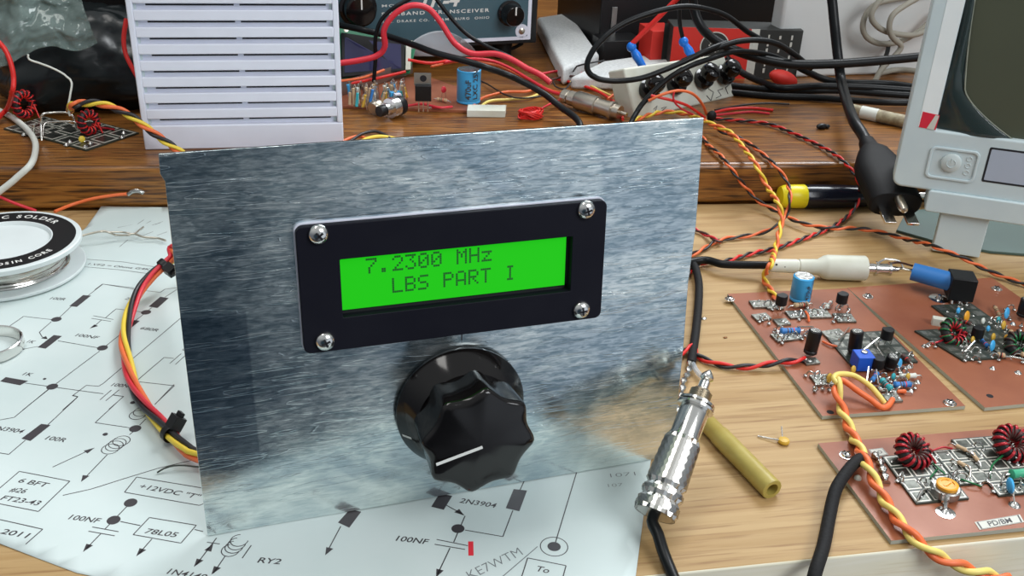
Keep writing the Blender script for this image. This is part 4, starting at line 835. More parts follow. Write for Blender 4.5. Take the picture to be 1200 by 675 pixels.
# ------------------------------------------------------------------ screwdriver, power plug
xa = 297.5; a = V((xa, LED(xa) - 6.6, 6.4)); xb = 350; b = V((xb, LED(xb) - 6.6, 6.1)); d = (b - a).normalized(); LS = (b - a).length
t = empty('screwdriver', (a.x, a.y, 0)); tag(t, 'screwdriver with yellow capped black handle lying at the foot of the brown shelf', 'screwdriver')
obj('end_cap', MB().lathe([(3.5, 0), (5.2, .6), (6.0, 2.5), (6.3, 8), (6.3, 13.5), (6.0, 14)], a, d, 28), 'yellowcap' if 'yellowcap' in M else 'yellow', t, label='yellow end cap')
mb = MB(); seg = 36; pr = [(6.1, 14), (6.3, 16), (6.2, 30), (5.6, 45), (4.6, 60), (4.2, 66), (3.4, 68)]; FS = frame(d); vs = []
for r_, h_ in pr:
    for k in range(seg): aa = 2 * math.pi * k / seg; q = r_ * (1 - .05 * (1 - abs(math.cos(3 * aa)))); vs.append(a + FS @ V((q * math.cos(aa), q * math.sin(aa), h_)))
mb.add(vs, [(i * seg + k, i * seg + (k + 1) % seg, (i + 1) * seg + (k + 1) % seg, (i + 1) * seg + k) for i in range(len(pr) - 1) for k in range(seg)] + [tuple((len(pr) - 1) * seg + k for k in range(seg))])
obj('handle', mb, 'navy' if 'navy' in M else 'black', t, label='dark handle'); obj('blade', MB().cyl(a + d * 67, a + d * 118, 2.2, seg=12), 'chrome', t)

pc = empty('power_cord', hz(1040, 250)); tag(pc, 'thick black power cord hanging down to a three-pin plug at the shelf edge', 'power cord')
k0 = hz(1016, 168, 33); k1 = hz(1050, 240, 20)
obj('cable', MB().tube(smooth([hy(972, -12, 300), hy(975, 0, 298), hy(978, 30, 292), hy(982, 67, 285), hy(987, 100, 272), hz(999, 138, 38), hz(1011, 158, 35), k0 + (k1 - k0) * .2], 2), 3.0, 14), 'rubber', pc, ang=60)
d = (k1 - k0); LP = d.length; d.normalize(); FP = frame(d, (1, -.25, 0))
mb = MB(); pr = [(3.6, -2), (4.4, 5), (5.2, 7), (8.0, 11), (11.2, 19), (12.6, 26), (12.8, LP - 1), (11.8, LP)]; seg = 28; vs = []
for r_, h_ in pr:
    for k in range(seg):
        aa = 2 * math.pi * k / seg; cx, cy = math.cos(aa), math.sin(aa); e = (abs(cx) ** 3 + abs(cy) ** 3) ** (-1 / 3); vs.append(k0 + FP @ V((r_ * cx * e, min(r_, 6.8) * cy * e, h_)))
n_ = len(pr); mb.add(vs, [(i * seg + k, i * seg + (k + 1) % seg, (i + 1) * seg + (k + 1) % seg, (i + 1) * seg + k) for i in range(n_ - 1) for k in range(seg)] + [tuple(range(seg)), tuple((n_ - 1) * seg + k for k in range(seg))])
obj('plug_body', mb, 'mattblack', pc, bevel=.3)
for sx in (-5.5, 5.5): obj('blade', MB().box(k1 + FP @ V((sx, -2, 6)), (5.6, 1.5, 13), FP), 'chrome', pc, bevel=.2, label='flat metal blade')
obj('ground_pin', MB().lathe([(2.2, -1), (2.2, 8), (1.5, 10), (.3, 10.6)], k1 + FP @ V((0, 4, 0)), d, 14), 'nickel', pc)

# ------------------------------------------------------------------ display unit on the right
yw = math.radians(-36); MD = V((math.cos(yw), math.sin(yw), 0)); MN = V((MD.y, -MD.x, 0)); MP = V((352, 108, 0))       # MN faces the camera side
mt_ = empty('display_unit', MP); tag(mt_, 'pale grey desktop screen unit with a round power button and film over its dark screen', 'screen unit')
def mp(u, z_, o=0): return MP + MD * u + V((0, 0, z_)) + MN * o
def slab(u0, z0, u1, z1, o0, o1, rad=0):
    P = rrect(u0, z0, u1, z1, rad, 5) if rad else [(u1, z1), (u0, z1), (u0, z0), (u1, z0)]
    return MB().prism([mp(u, z_, o0) for u, z_ in P], MN * (o1 - o0))
def mring(A, B, o0, o1):
    n = len(A); mb = MB(); mb.add([mp(u, z_, o) for o in (o0, o1) for Q in (A, B) for u, z_ in Q], sum([[(2 * n + i, 2 * n + (i + 1) % n, 3 * n + (i + 1) % n, 3 * n + i), (i, n + i, n + (i + 1) % n, (i + 1) % n), (i, (i + 1) % n, 2 * n + (i + 1) % n, 2 * n + i), (n + i, 3 * n + i, 3 * n + (i + 1) % n, n + (i + 1) % n)] for i in range(n)], [])); return mb
obj('frame', mring(rrect(-37.2, 31.5, 92, 150, 4.0), rrect(-24.2, 60.5, 80, 140, 1.5), -10, 0), 'monitor', mt_, bevel=.9, label='pale blue grey frame')
obj('lit_face_strip', slab(-31.6, 61.5, -24.6, 149, 0, .12), 'tape', mt_, label='paler glossy strip along the frame, its lit face painted in')  # lit inner face of the column, painted as a paler strip
obj('back_shell', slab(-36, 33, 91, 149, -30, -10, 6), 'monitor', mt_, bevel=2)
obj('screen', slab(-25, 59.8, 81, 141, -9.5, -3.2), 'screen', mt_, label='dark green screen')
obj('lower_step', slab(-20.5, 21.5, 26, 32, -12, 1.5, 1.5), 'monitor', mt_, bevel=.6); obj('stand_neck', slab(-12.6, 1.2, 8.8, 23, -7, -1), 'monitor', mt_, bevel=.5, label='flat stand leg')
obj('stand_foot', slab(-8, 1.6, 6, 2.6, -30, -1), 'monitor', mt_, bevel=.3)
bp2 = obj('button_surround', mring(rrect(-24.0, 37.8, -2.5, 53.2, 2.6), rrect(-22.8, 39.0, -3.6, 52.0, 2.0), 0, .7), 'monitor', mt_, bevel=.3, label='raised border round the power button')
pb = obj('power_button', MB().lathe([(4.4, -.2), (4.4, .9), (3.7, 1.4), (.2, 1.5)], mp(-14.0, 46.3, 0), MN, 36), 'button', mt_, label='round power button')
mb = MB(); c_ = mp(-14, 46.3, 1.56); F = frame(MN, MD); mb.tube([c_ + F @ V((1.9 * math.cos(math.radians(x_)), 1.9 * math.sin(math.radians(x_)), 0)) for x_ in range(120, 421, 15)], .18, 6); mb.tube([c_ + F @ V((0, .4, 0)), c_ + F @ V((0, 2.3, 0))], .18, 6); obj('power_symbol', mb, 'monitor', pb)
mb = MB()
for z_ in (49, 45.8, 42.4): mb.tube([mp(-6.6 + 1.2 * math.cos(x_ * .7), z_ + 1.1 * math.sin(x_ * .7), .1) for x_ in range(9)], .16, 5)
obj('embossed_symbols', mb, 'button', mt_)
obj('window_border', mring(rrect(.6, 39.4, 24, 56.0, .8), rrect(1.5, 40.3, 23, 55.1, .5), -.2, .12), 'slot', mt_); obj('grey_window', slab(1.5, 40.3, 23, 55.1, -.5, .08), 'greylcd' if 'greylcd' in M else 'button', mt_, label='blank lilac grey window')
mb = MB(); nu = 18; hole = []
for i in range(nu + 1):
    t_ = i / nu; u = -25.5 + 2 + 26 * max(0, (t_ - .18)) ** 1.6 * 1.3; z_ = 150 - 90 * t_
    hole.append((u + 4 + 7 * math.sin(t_ * 9) * .25, z_))
mb.grid(lambda a_, b_: (lambda t_, w_: mp(-24.6 + w_ * (3.4 + 10 * t_ * t_ + 165 * max(0, t_ - .75) ** 1.5), 140 - 80 * t_, -2.6 + 2.2 * math.sin(w_ * 3.1) + .9 * math.sin(t_ * 11 + w_ * 4)))(b_, a_), 22, 44)
obj('protective_film', mb, 'film', mt_, solid=.05, ang=80, label='loose clear protective film')
obj('film_edge', MB().tube([mp(-24.6 + 3.4 + 10 * t_ * t_ + 165 * max(0, t_ - .75) ** 1.5, 140 - 80 * t_, -2.2) for t_ in [k / 40 for k in range(41)]], .35, 6), 'filmedge', mt_, ang=60, label='pale folded edge of the clear film')
mat_ = MB().prism([hz(1050, 272, .1), hz(1092, 284, .1), hz(1160, 297, .1), hz(1225, 302, .1), V((430, 150, .1)), V((430, LED(430) - 2, .1)), V((362, LED(362) - 16, .1))], 1.3)
tag(obj('bench_mat', mat_, 'greenmat', bevel=.2), 'dark green mat lying on the pine board behind the stand of the screen unit', 'mat')
stk = obj('sticker', MB().prism([mp(-31.2, 61.0, .05), mp(-23.8, 60.6, .05), mp(-23.6, 67.6, .05), mp(-31.0, 68.4, .05)], MN * .15), 'stickred' if 'stickred' in M else 'redink', mt_, label='small red sticker with painted glare')
obj('sticker_glare', MB().prism([mp(-27.8, 60.9, .25), mp(-24.6, 60.6, .25), mp(-23.8, 67.2, .25), mp(-25.3, 67.6, .25)], MN * .05), 'boxwhite', stk)  # glare painted as a pale patch over the red sticker

# ------------------------------------------------------------------ louvred speaker box
b0 = hz(170, 176, HS); c1 = hz(403, 171, HS); XD = (c1 - b0); WS = XD.length; XD.normalize(); YD = V((-XD.y, XD.x, 0)); HSP = 112
sk = empty('louvred_box', (b0 + c1) / 2); tag(sk, 'white plastic box with horizontal louvres standing on the shelf behind the panel', 'speaker box')
def sq(x_, y_, z_): return b0 + XD * x_ + YD * y_ + V((0, 0, z_))
FX = Matrix((XD, YD, V((0, 0, 1)))).transposed()
def sbox(mb, x0, x1, y0, y1, z0, z1): return mb.box(sq((x0 + x1) / 2, (y0 + y1) / 2, (z0 + z1) / 2), (x1 - x0, y1 - y0, z1 - z0), FX)
obj('body', sbox(MB(), 1.0, WS - 1, 3.3, 58, .1, HSP - .5), 'white', sk, bevel=1)
obj('frame', sbox(sbox(sbox(sbox(MB(), 0, 3.0, 0, 6, 12.6, HSP), WS - 3, WS, 0, 6, 12.6, HSP), 0, WS, 0, 6, 0, 12.6), 0, WS, 0, 6, HSP - 8, HSP), 'white', sk, bevel=.7)
zz = 15.9
while zz < HSP - 10:
    l_ = obj('louvre', sbox(MB(), 2.8, WS - 2.8, .1, 3.2, zz, zz + 5.0), 'white', sk, bevel=.5); zz += 8.12
mb = MB(); zz = 15.9
while zz < HSP - 10:
    sbox(mb, 8.5, WS * .497, 3.1, 3.34, zz - 1.5, zz - .75); sbox(mb, WS * .525, WS - 6, 3.1, 3.34, zz - 1.5, zz - .75); zz += 8.12
obj('vent_slits', mb, 'slot', sk)
for x_ in (3.6, WS - 3.8):
    mb = MB(); zz = 15.9
    while zz < HSP - 10: sbox(mb, x_ - .6, x_ + .6, 2.4, 3.4, zz - 3.2, zz); zz += 8.12
    obj('recess_rib', mb, 'button', sk)

# ------------------------------------------------------------------ transceiver at the back
ty = 402; tl0 = hy(400, 62, ty); tr0 = hz(628, 50, 34); XT = V((tr0.x - 60, tr0.y - ty + 2, 0)); XT = V((1, .04, 0)).normalized(); NT = V((XT.y, -XT.x, 0)); OT = tr0
tq = lambda x_, z_, o=0: OT + XT * x_ + NT * o + V((0, 0, z_))                    # x_ negative to the left of the lower right corner
tt = empty('radio_transceiver', (OT.x - 90, OT.y, HS)); tag(tt, 'vintage radio transceiver with blue grey front, white lettering and black knobs at the back', 'transceiver')
def tslab(x0, z0, x1, z1, o0, o1): return MB().prism([tq(x0, z0, o0), tq(x1, z0, o0), tq(x1, z1, o0), tq(x0, z1, o0)], NT * (o1 - o0))
obj('case', tslab(-230, 0, 0, 120, -180, -1), 'black', tt, bevel=1.5); obj('front_rim', tslab(-230, 0, 0, 120, -1, 0), 'black', tt, bevel=.4)
obj('front_panel', tslab(-226, 2.6, -4.6, 116, 0, .6), 'panelgrey', tt)
obj('white_trim', MB().prism([tq(-54, 2.7, .6), tq(-4.6, 2.7, .6), tq(-4.6, 5.0, .6), tq(-54, 5.0, .6)], NT * .3).prism([tq(-7, 5, .6), tq(-4.6, 5, .6), tq(-4.6, 112, .6), tq(-7, 112, .6)], NT * .3).lathe([(4.6, 0), (4.6, .3)], tq(-11, 8.6, .6), NT, 24), 'white', tt, label='white trim line round the panel')
s_ = obj('corner_screw', MB().lathe([(2.1, 0), (2.1, .5), (1.2, 1.0), (.1, 1.1)], tq(-11, 8.6, .9), NT, 18), 'nickel', tt)
def onT(px, py, o=.7): d = ray(px, py); q = OT + NT * o; return CAM + d * ((q - CAM).dot(NT) / d.dot(NT))
def tknob(px, py, r_):
    p = onT(px, py, .6); o = obj('knob', MB().lathe([(r_, 0), (r_, 2), (r_ * .86, 3), (r_ * .8, 11), (r_ * .7, 12.2), (.2, 12.3)], p, NT, 36), 'knob', tt, label='black control knob'); q = p + NT * 12.5
    mb = MB().box(q + V((0, 0, r_ * .42)), (.9, .3, r_ * .62)); obj('pointer', mb, 'silkw', o, label='white pointer')
tknob(597, 15, 8.4); tknob(419, 9, 12)
mb = MB()
for s1, x0, x1, yb in (('MODEL', 447, 482, 8.5), ('SIDEBAND  TRANSCEIVER', 447, 573, 18.8), ('R. L. DRAKE CO.  MIAMISBURG  OHIO', 447, 573, 27.2)):
    A, B = onT(x0, yb), onT(x1, yb + (1 if x1 > 500 else 0)); t_ = MB(); text_mb(t_, s1, (0, 0, 0), (1, 0, 0), (0, 1, 0), 2.2 if 'SIDE' in s1 else 1.6, spacing=1.3, bold=.02 if 'SIDE' in s1 else .01)
    mx = max(q.x for q in t_.v); w = (B - A).length; mb.add([A + XT * (q.x * w / mx) + V((0, 0, q.y)) for q in t_.v], t_.f)
A = onT(489, 8.5); t_ = MB(); text_mb(t_, 'TR-4', (0, 0, 0), (1, 0, 0), (0, 1, 0), 8.0, shear=.3, bold=.035); mx = max(q.x for q in t_.v); w = (onT(540, 8.5) - A).length; mb.add([A + XT * (q.x * w / mx) + V((0, 0, q.y)) for q in t_.v], t_.f)
obj('panel_lettering', mb, 'silkw', tt, label='white panel lettering')
for x_ in (-20, -210): obj('foot', MB().lathe([(6, -12), (7, -1), (7, .2)], tq(x_, 0, -12), seg=20), 'rubber', tt)

# ------------------------------------------------------------------ middle of the shelf
def shelfbox(name, px0, px1, h, depth, m, label, cat, yaw=None, bevel=.6):
    a = hz(*px0, HS); b = hz(*px1, HS); d = (b - a).normalized(); n = V((-d.y, d.x, 0)); mb = MB().prism([a, b, b + n * depth, a + n * depth], h); o = obj(name, mb, m, bevel=bevel); tag(o, label, cat); return a, b, d, n, o
lm = empty('display_module', hz(440, 85, HS)); tag(lm, 'small green circuit board with unlit dark blue display leaning before the transceiver', 'display module')
Q = [hy(396, 28, 392), hy(489, 49, 386), hy(480, 86, 372), hy(398, 97, 376)]; nn = (Q[1] - Q[0]).cross(Q[3] - Q[0]).normalized(); nn = nn if nn.y < 0 else -nn
obj('board', MB().prism(Q, -nn * 1.6), 'pcbgreen', lm)
def qm(u, v, o=0): return (Q[0] * (1 - u) + Q[1] * u) * (1 - v) + (Q[3] * (1 - u) + Q[2] * u) * v + nn * o
obj('display_frame', MB().prism([qm(.03, .16, 0), qm(.84, .13, 0), qm(.90, .93, 0), qm(.02, .93, 0)], nn * 4), 'black', lm, bevel=.4); obj('display_glass', MB().prism([qm(.07, .24, 4), qm(.79, .21, 4), qm(.85, .86, 4), qm(.06, .86, 4)], nn * .3), 'lcdblue', lm); obj('edge_strip', MB().prism([qm(.86, .2, 0), qm(.93, .2, 0), qm(.99, .9, 0), qm(.92, .9, 0)], nn * 3), 'cream', lm)
for u in (.1, .55, .93): obj('mounting_hole', MB().lathe([(1.5, 0), (1.5, .15), (.9, .2)], qm(u, .07, 0), nn, 14), 'nickel', lm)
t = empty('component_board', hz(480, 118, HS)); tag(t, 'cluttered circuit board with power transistor and large blue capacitor in front of the transceiver', 'circuit board')
bs = [hz(392, 127, HS), hz(553, 133, HS), hz(556, 112, HS), (hz(500, 92, HS)), hz(396, 98, HS)]
obj('copper_clad_base', MB().prism([q + V((0, 0, .2)) for q in bs], 1.4), 'copper', t); TBs = TB; TB = HS + 1.6
ecap(t, (549, 119), 7.0, 19.5, 'blue', base=.3, ink_=-95)
p = hz(496, 116, HS + 9); F = rotz(-14)
o = obj('power_transistor', MB().box(p + V((0, 0, 3.5)), (9.2, 3.4, 9), F), 'black', t, bevel=.4, label='black power transistor body'); mb = MB().box(p + V((0, 1.6, 11)), (9.6, 1.2, 7), F); obj('metal_tab', mb, 'heatsink', o); obj('tab_hole', MB().lathe([(1.9, 0), (1.9, .1)], p + F @ V((0, .95, 11.6)), F @ V((0, -1, 0)), 16), 'slot', o)
for k in (-2.6, 0, 2.6): obj('lead', MB().tube([p + F @ V((k, 0, -1)), V((p.x, p.y, HS + 1.6)) + F @ V((k, -.5, 0))], .45, 6), 'chrome', o)
a = hz(450, 129, HS + 6); d = V((.82, .55, 0)).normalized()
o = obj('potentiometer', MB().lathe([(2.9, -4), (3.1, -3.6), (3.1, 0)], a, d, 24), 'black', t, label='black shaft of round potentiometer'); obj('bushing', MB().lathe([(3.6, 0), (3.6, 4), (5.6, 4.2), (5.9, 6), (5.9, 9), (5.3, 9.5)], a, d, 28), 'chrome', o); obj('rear_can', MB().lathe([(5.4, 9.5), (5.6, 12), (5.2, 14)], a, d, 24), 'black', o)
obj('round_capacitor', MB().lathe([(3.6, 0), (4, .6), (4, 5), (3.4, 6)], hz(437, 128, HS + 4), (.7, .6, .2), 20), 'nickel', t)
random.seed(3); cols = ['tan', 'blue', 'whitew', 'tan', 'black', 'teal', 'ochre', 'tan', 'whitew', 'nickel', 'midblue', 'tan', 'tan']
for k in range(34):
    px_ = 412 + 66 * (k / 34) + random.uniform(-4, 4); py_ = 122 - 8 * (k / 34) + random.uniform(-6, 5); p = hz(px_, py_ + 4, TB); h_ = random.uniform(4, 9)
    a = p + V((0, 0, 1.5)); b = p + V((random.uniform(-2.5, 2.5), random.uniform(-2, 2), h_ + 3)); d = (b - a).normalized(); l_ = (b - a).length
    o = obj('resistor', MB().lathe([(.5, 0), (1.0, .4), (.85, 1.0), (.85, l_ - 1), (1.0, l_ - .4), (.5, l_)], a, d, 10), cols[k % len(cols)], t); obj('lead', MB().tube(smooth([b, b + d * 1.4 + V((.8, 0, .5)), b + V((1.9, 0, -l_ * .5)), V((b.x + 2.0, b.y, TB))], 1), .3, 5), 'lead', o)
o = obj('film_capacitor', MB().box(hz(463, 112, TB + 5), (6.5, 3, 5), rotz(10)), 'blue', t, bevel=.3, label='blue and white film capacitor'); obj('white_patch', MB().box(hz(466, 114, TB + 5.2), (3.6, 3.2, 4.4), rotz(10)), 'white', o)
discap(t, (475, 112), 'amber', 1.8, 4); discap(t, (520, 105), 'rose', 2.0, 5)
resistor(t, (512, 116), (524, 118), 'tan', 1.2, 1.5); resistor(t, (506, 126), (516, 126), 'rose', .9, 1.0, False)
obj('jumper_wire', MB().tube(path([(478, 124, 25), (495, 122, 25.6), (515, 126, 25.4), (530, 125, 25)], 1), .7, 7), 'rose', t); TB = TBs
obj('side_board', MB().prism([hz(400, 112, HS + 2), hz(484, 86, HS + 2), hz(484, 83.5, HS + 4), hz(400, 108, HS + 4)], (0, 2, 6)), 'heatsink', t)
tag(obj('terminal_block', MB().prism([hz(547, 137.5, HS), hz(592, 138, HS), hz(593, 131, HS), hz(548, 130.5, HS)], 4.2), 'cream', bevel=.4), 'small white rectangular block lying on the shelf before the blue capacitor', 'block')
tag(obj('wood_strip', MB().prism([hz(398, 89, HS + 1), hz(423, 85, HS + 1), hz(425, 76, HS + 1), hz(398, 78, HS + 1)], 4), 'tan', bevel=.4), 'tan strip lying under the edge of the dark blue display module', 'strip')
c_ = hz(622, 133, HS + 3.2); P = []
for k in range(150): a = k * .42; P.append(c_ + V(((6.2 + 1.2 * math.sin(k * .37)) * math.cos(a), (4.2 + math.cos(k * .23)) * math.sin(a), 2.2 * math.sin(k * .61))))
rc = empty('wire_coil', (c_.x, c_.y, HS)); tag(rc, 'small tangled coil of bright red wire beside the white block on the shelf', 'wire coil')
obj('coil', MB().tube(smooth(P, 1.2), .5, 6), 'red', rc, ang=60); obj('tail', MB().tube(path([(630, 130, 26), (642, 123, 26), (654, 118, 25.5), (664, 114, 25)], 1), .6, 7), 'rose', rc, ang=60)

a = hz(659, 112, HS + 6.2); b = hz(733, 134, HS + 5.2); d = (b - a).normalized(); LC = (b - a).length
t = empty('coaxial_connector', (a.x, a.y, HS)); tag(t, 'dull metal coaxial connector lying on the shelf beside the red wires', 'connector')
obj('rear_nut', MB().lathe([(3.4, 0), (4.2, .02 * LC), (4.2, .1 * LC), (3.6, .11 * LC), (4.4, .13 * LC), (4.4, .24 * LC)], a, d, 12), 'nickel', t, ang=20)
obj('barrel', MB().lathe([(5.2, .24 * LC), (5.5, .26 * LC), (5.5, .56 * LC), (4.6, .57 * LC), (4.6, .8 * LC)], a, d, 28), 'nickel', t); obj('flange', MB().lathe([(5.4, .78 * LC), (5.4, .82 * LC), (4.2, .83 * LC), (4.0, .92 * LC), (1.2, .925 * LC), (1.1, 1.02 * LC)], a, d, 20), 'nickel', t)
fo = obj('foam_strip', MB().prism([hz(660, 80, HS + 12), hz(702, 62, HS + 12), hz(668, 14, HS + 12), hz(629, 20, HS + 12)], -12), 'foam', bevel=2.5); tag(fo, 'thick white foam strip lying diagonally on the shelf right of the transceiver', 'foam')
fo = obj('foam_strip', MB().prism([hz(668, 90, HS + 8), hz(735, 92, HS + 8), hz(790, 72, HS + 8), hz(778, 61, HS + 8), hz(707, 71, HS + 8)], -8), 'foam', bevel=2); tag(fo, 'flatter grey-white foam strip lying just behind the jack box', 'foam')

# jack box
P0_, P1_ = hz(745, 140, HS), hz(861, 113, HS); yb = P0_.y; T0, T1 = hy(731, 80, P0_.y + 9), hy(849, 63, P1_.y + 9); nrm = (P1_ - P0_).cross(T0 - P0_).normalized(); nrm = nrm if nrm.y < 0 else -nrm
jb = empty('jack_box', (P0_ + P1_) / 2); tag(jb, 'small off-white box with four black binding posts on its sloping front', 'jack box')
obj('case', MB().prism([P0_, P1_, T1, T0], -nrm * 14), 'cream', jb, bevel=1.2)
def jq(px, py): d = ray(px, py); return CAM + d * ((P0_ - CAM).dot(nrm) / d.dot(nrm))
for i, (px_, py_) in enumerate(((758, 108), (790, 101), (822, 95), (847, 90))):
    p = jq(px_, py_); o = obj('binding_post', MB().lathe([(6.2, 0), (6.4, 1), (6.4, 4), (4.8, 4.5), (4.0, 5.2), (4.4, 6), (5.7, 7.2), (6.0, 9.5), (5.4, 12), (3.4, 13.6), (.3, 14.0)], p, nrm + V((0, 0, .7)), 26), 'knob', jb, label='glossy black binding post')
mb = MB()
for pts in ([(766, 128), (770, 124), (768, 130)], [(775, 127), (781, 125), (776, 130)], [(828, 112), (833, 118), (836, 108), (830, 104)], [(839, 115), (845, 112), (841, 106), (847, 104)], [(853, 110), (850, 103), (856, 98)]): mb.tube([jq(*q) + nrm * .05 for q in pts], .28, 5)
obj('pen_marks', mb, 'ink', jb)
for (x0, y0), (x1, y1), w_, lb in (((740, 55), (752, 76), [(740, 52, None, 322), (760, 32, None, 318), (780, 12, None, 314), (800, -8, None, 310)], 'blue plug with red wire standing behind the jack box'), ((801, 49), (812, 68), None, 'blue plug with black wire standing behind the jack box')):
    a = hy(x0, y0, 322); b = hy(x1, y1, 318); d = (b - a).normalized(); t = empty('banana_plug', (b.x, b.y, HS)); tag(t, lb, 'plug')
    obj('bulb', MB().sph(a, (3.0, 3.0, 3.2), 18), 'royalb' if 'royalb' in M else 'royal', t); obj('stem', MB().lathe([(1.8, 1.5), (2.4, 4), (2.9, 6), (2.6, 9), (2.2, 16)], a, d, 18), 'royalb' if 'royalb' in M else 'royal', t)
    w_ = w_ or [(801, 49, None, 323), (797, 30, None, 322), (796, 10, None, 320), (797, -8, None, 318)]
    obj('wire', MB().tube(path(w_, 1.5), 1.6 if x0 < 800 else 1.3, 9), 'red' if x0 < 800 else 'rubber', t, ang=60)

# cartons, white case, black equipment
def face_pts(o, d, h): return lambda u, v: o + d * u + V((0, 0, v))
a, b, d, n, o = shelfbox('carton', (783, 90), (932, 94), 33, 22, 'boxblack', 'red and black printed carton behind the black cables', 'carton', bevel=.3)
W4 = (b - a).length; fn = -n; f4 = lambda u, v, s_=.06: a + d * u + V((0, 0, v)) + fn * s_
def child(name, mb, m, par, label=None):
    q = obj(name, mb, m, par); 
    if label: q['label'] = label
    return q
child('red_print', MB().prism([f4(0, 0), f4(W4 * .60, 0), f4(W4 * .60, 33), f4(0, 33)], fn * .05), 'boxred', o, 'red printed side'); child('white_band', MB().prism([f4(W4 * .60, 0), f4(W4 * .665, 0), f4(W4 * .665, 33), f4(W4 * .60, 33)], fn * .05), 'boxwhite', o)
mb = MB(); cc = f4(W4 * .33, 21, .4)
for k in range(40):
    a1, a2 = [2 * math.pi * x_ / 40 for x_ in (k, k + 1)]; mb.add([cc + d * (r_ * math.cos(q)) + V((0, 0, r_ * math.sin(q))) for r_, q in ((9.0, a1), (9.0, a2), (9.7, a2), (9.7, a1))], [(0, 1, 2, 3)])
for k in range(12):
    q = a1 + k * .52; mb.box(cc + d * (3.4 * math.cos(q)) + V((0, 0, 3.4 * math.sin(q))), (1.4, .1, 1.2))
child('emblem_lines', mb, 'boxwhite', o, 'pale round emblem')
mb = MB(); mb.add([cc - fn * .03 + d * (9 * math.cos(k * .2)) + V((0, 0, 9 * math.sin(k * .2))) for k in range(31)], [tuple(range(31))]); child('emblem_disc', mb, 'boxblack', o)
mb = MB()
for i in range(3):
    for j in range(6): mb.box(f4(W4 * (.74 + .09 * i), 6 + j * 4.4, .1), (1.9 - .4 * ((i + j) % 3), .1, 2.2 if (i * j) % 2 else 3.1))
for j in range(6): mb.box(f4(W4 * .632, 3 + j * 4.0, .16), (1.9, .1, 1.2))
child('carton_print', mb, 'boxwhite', o, 'small pale print on the black side')
a, b, d, n, o = shelfbox('carton', (760, 84), (789, 83), 27, 24, 'boxred', 'narrow red and black carton behind the blue plugs', 'carton', bevel=.3)
fn = -n; W4 = (b - a).length; f5 = lambda u, v, s_=.06: a + d * u + V((0, 0, v)) + fn * s_
child('black_band', MB().prism([f5(W4 * .45, 0), f5(W4, 0), f5(W4, 32), f5(W4 * .45, 32)], fn * .05), 'boxblack', o); mb = MB()
for j in range(8): mb.box(f5(W4 * .72, 4 + j * 3.2, .14), (1.6, .1, 1.8))
child('carton_print', mb, 'boxwhite', o)
shelfbox('white_case', (905, 92), (1130, 84), 160, 14, 'whitebox', 'large plain white metal case standing at the back right of the shelf', 'case', bevel=2)
shelfbox('equipment_case', (700, 66), (905, 58), 150, 90, 'black', 'large black equipment case at the back of the shelf between foam and cartons', 'case', bevel=1)
shelfbox('equipment_case', (-60, 60), (168, 52), 150, 80, 'black', 'large black equipment case at the back left behind the clear plastic bag', 'case', bevel=1)
shelfbox('small_black_case', (706, 76), (752, 74), 16, 22, 'black', 'small black case with a grey lid beside the foam strips', 'case', bevel=.4)
shelfbox('metal_post', (713, 66), (719, 66), 34, 3, 'heatsink', 'thin grey upright metal post before the black equipment case', 'post', bevel=.2)
tag(obj('plug_boot', MB().sph(hz(918, 92, HS + 6), (5.2, 5.2, 10.5), 20, (1, -.1, -.35)), 'boxred'), 'bright red rubber boot lying under the black cables by the white case', 'boot')
tag(obj('plug_boot', MB().sph(hz(896, 62, HS + 16), (6, 4, 3.4), 18, (.3, 0, 1)).lathe([(2.5, 0), (1.5, 8)], hz(896, 62, HS + 16), (1, .3, -.1), 14), 'boxred'), 'small red rubber boot in front of the carton under the upper black cable', 'boot')
a, b = hz(994, 128, HS + 3.9), hz(1078, 146, HS + 3.9); d = (b - a).normalized()
t = empty('mottled_rod', (a.x, a.y, HS)); tag(t, 'mottled beige rod with a white band lying on the shelf beside the screen unit', 'rod')
obj('rod', MB().lathe([(3.2, 0), (3.7, .4), (3.7, (b - a).length)], a, d, 22), 'beige', t); obj('white_band', MB().lathe([(3.9, 8), (3.9, 18)], a, d, 22), 'whitew', t, label='white band')
tag(obj('black_lump', MB().sph(hz(963, 148, HS + 1.5), (3.6, 2, 1.7), 12).sph(hz(969, 148, HS + 1.2), (2, 1.6, 1.2), 10), 'black'), 'small irregular black lump lying alone on the brown shelf', 'lump')
tag(obj('cable_clamp', MB().sph(hz(834, 136, HS + 4), (3.0, 2.4, 3.4), 12), 'black'), 'black knot of tape where the twisted wires meet behind the top right panel corner', 'tape knot')

# ------------------------------------------------------------------ cables on the shelf
cable('thick_cable', [(811, -10, None, 300), (813, 8, None, 300), (818, 25, None, 297), (829, 40, None, 292), (850, 54, None, 286), (885, 67, None, 280), (927, 75, None, 276), (973, 75, None, 274), (1020, 72, None, 272), (1085, 66, None, 270), (1140, 60, None, 262)], 2.8, 'rubber', 'thickest black cable sweeping right across in front of the carton and white case')
cable('black_cable', [(800, 72, None, 262), (830, 60, None, 264), (862, 49, None, 266), (890, 47, None, 266), (912, 52, None, 268), (934, 66, None, 280), (950, 80, None, 292)], 1.7, 'rubber', 'black cable arching over the carton from the jack box')
cable('black_cable', [V((82, 20, 62)), V((125, 80, 22)), V((180, 155, 11)), V((213, 215, 16)), (742, 139, None, 250), (756, 118, None, 256), (778, 96, None, 258), (803, 80, None, 258), (835, 68, None, 262), (865, 60, None, 268), (900, 64, None, 280), (932, 75, None, 284), (960, 77, None, 283)], 1.5, 'rubber', 'black cable rising from behind the panel across the front of the jack box')
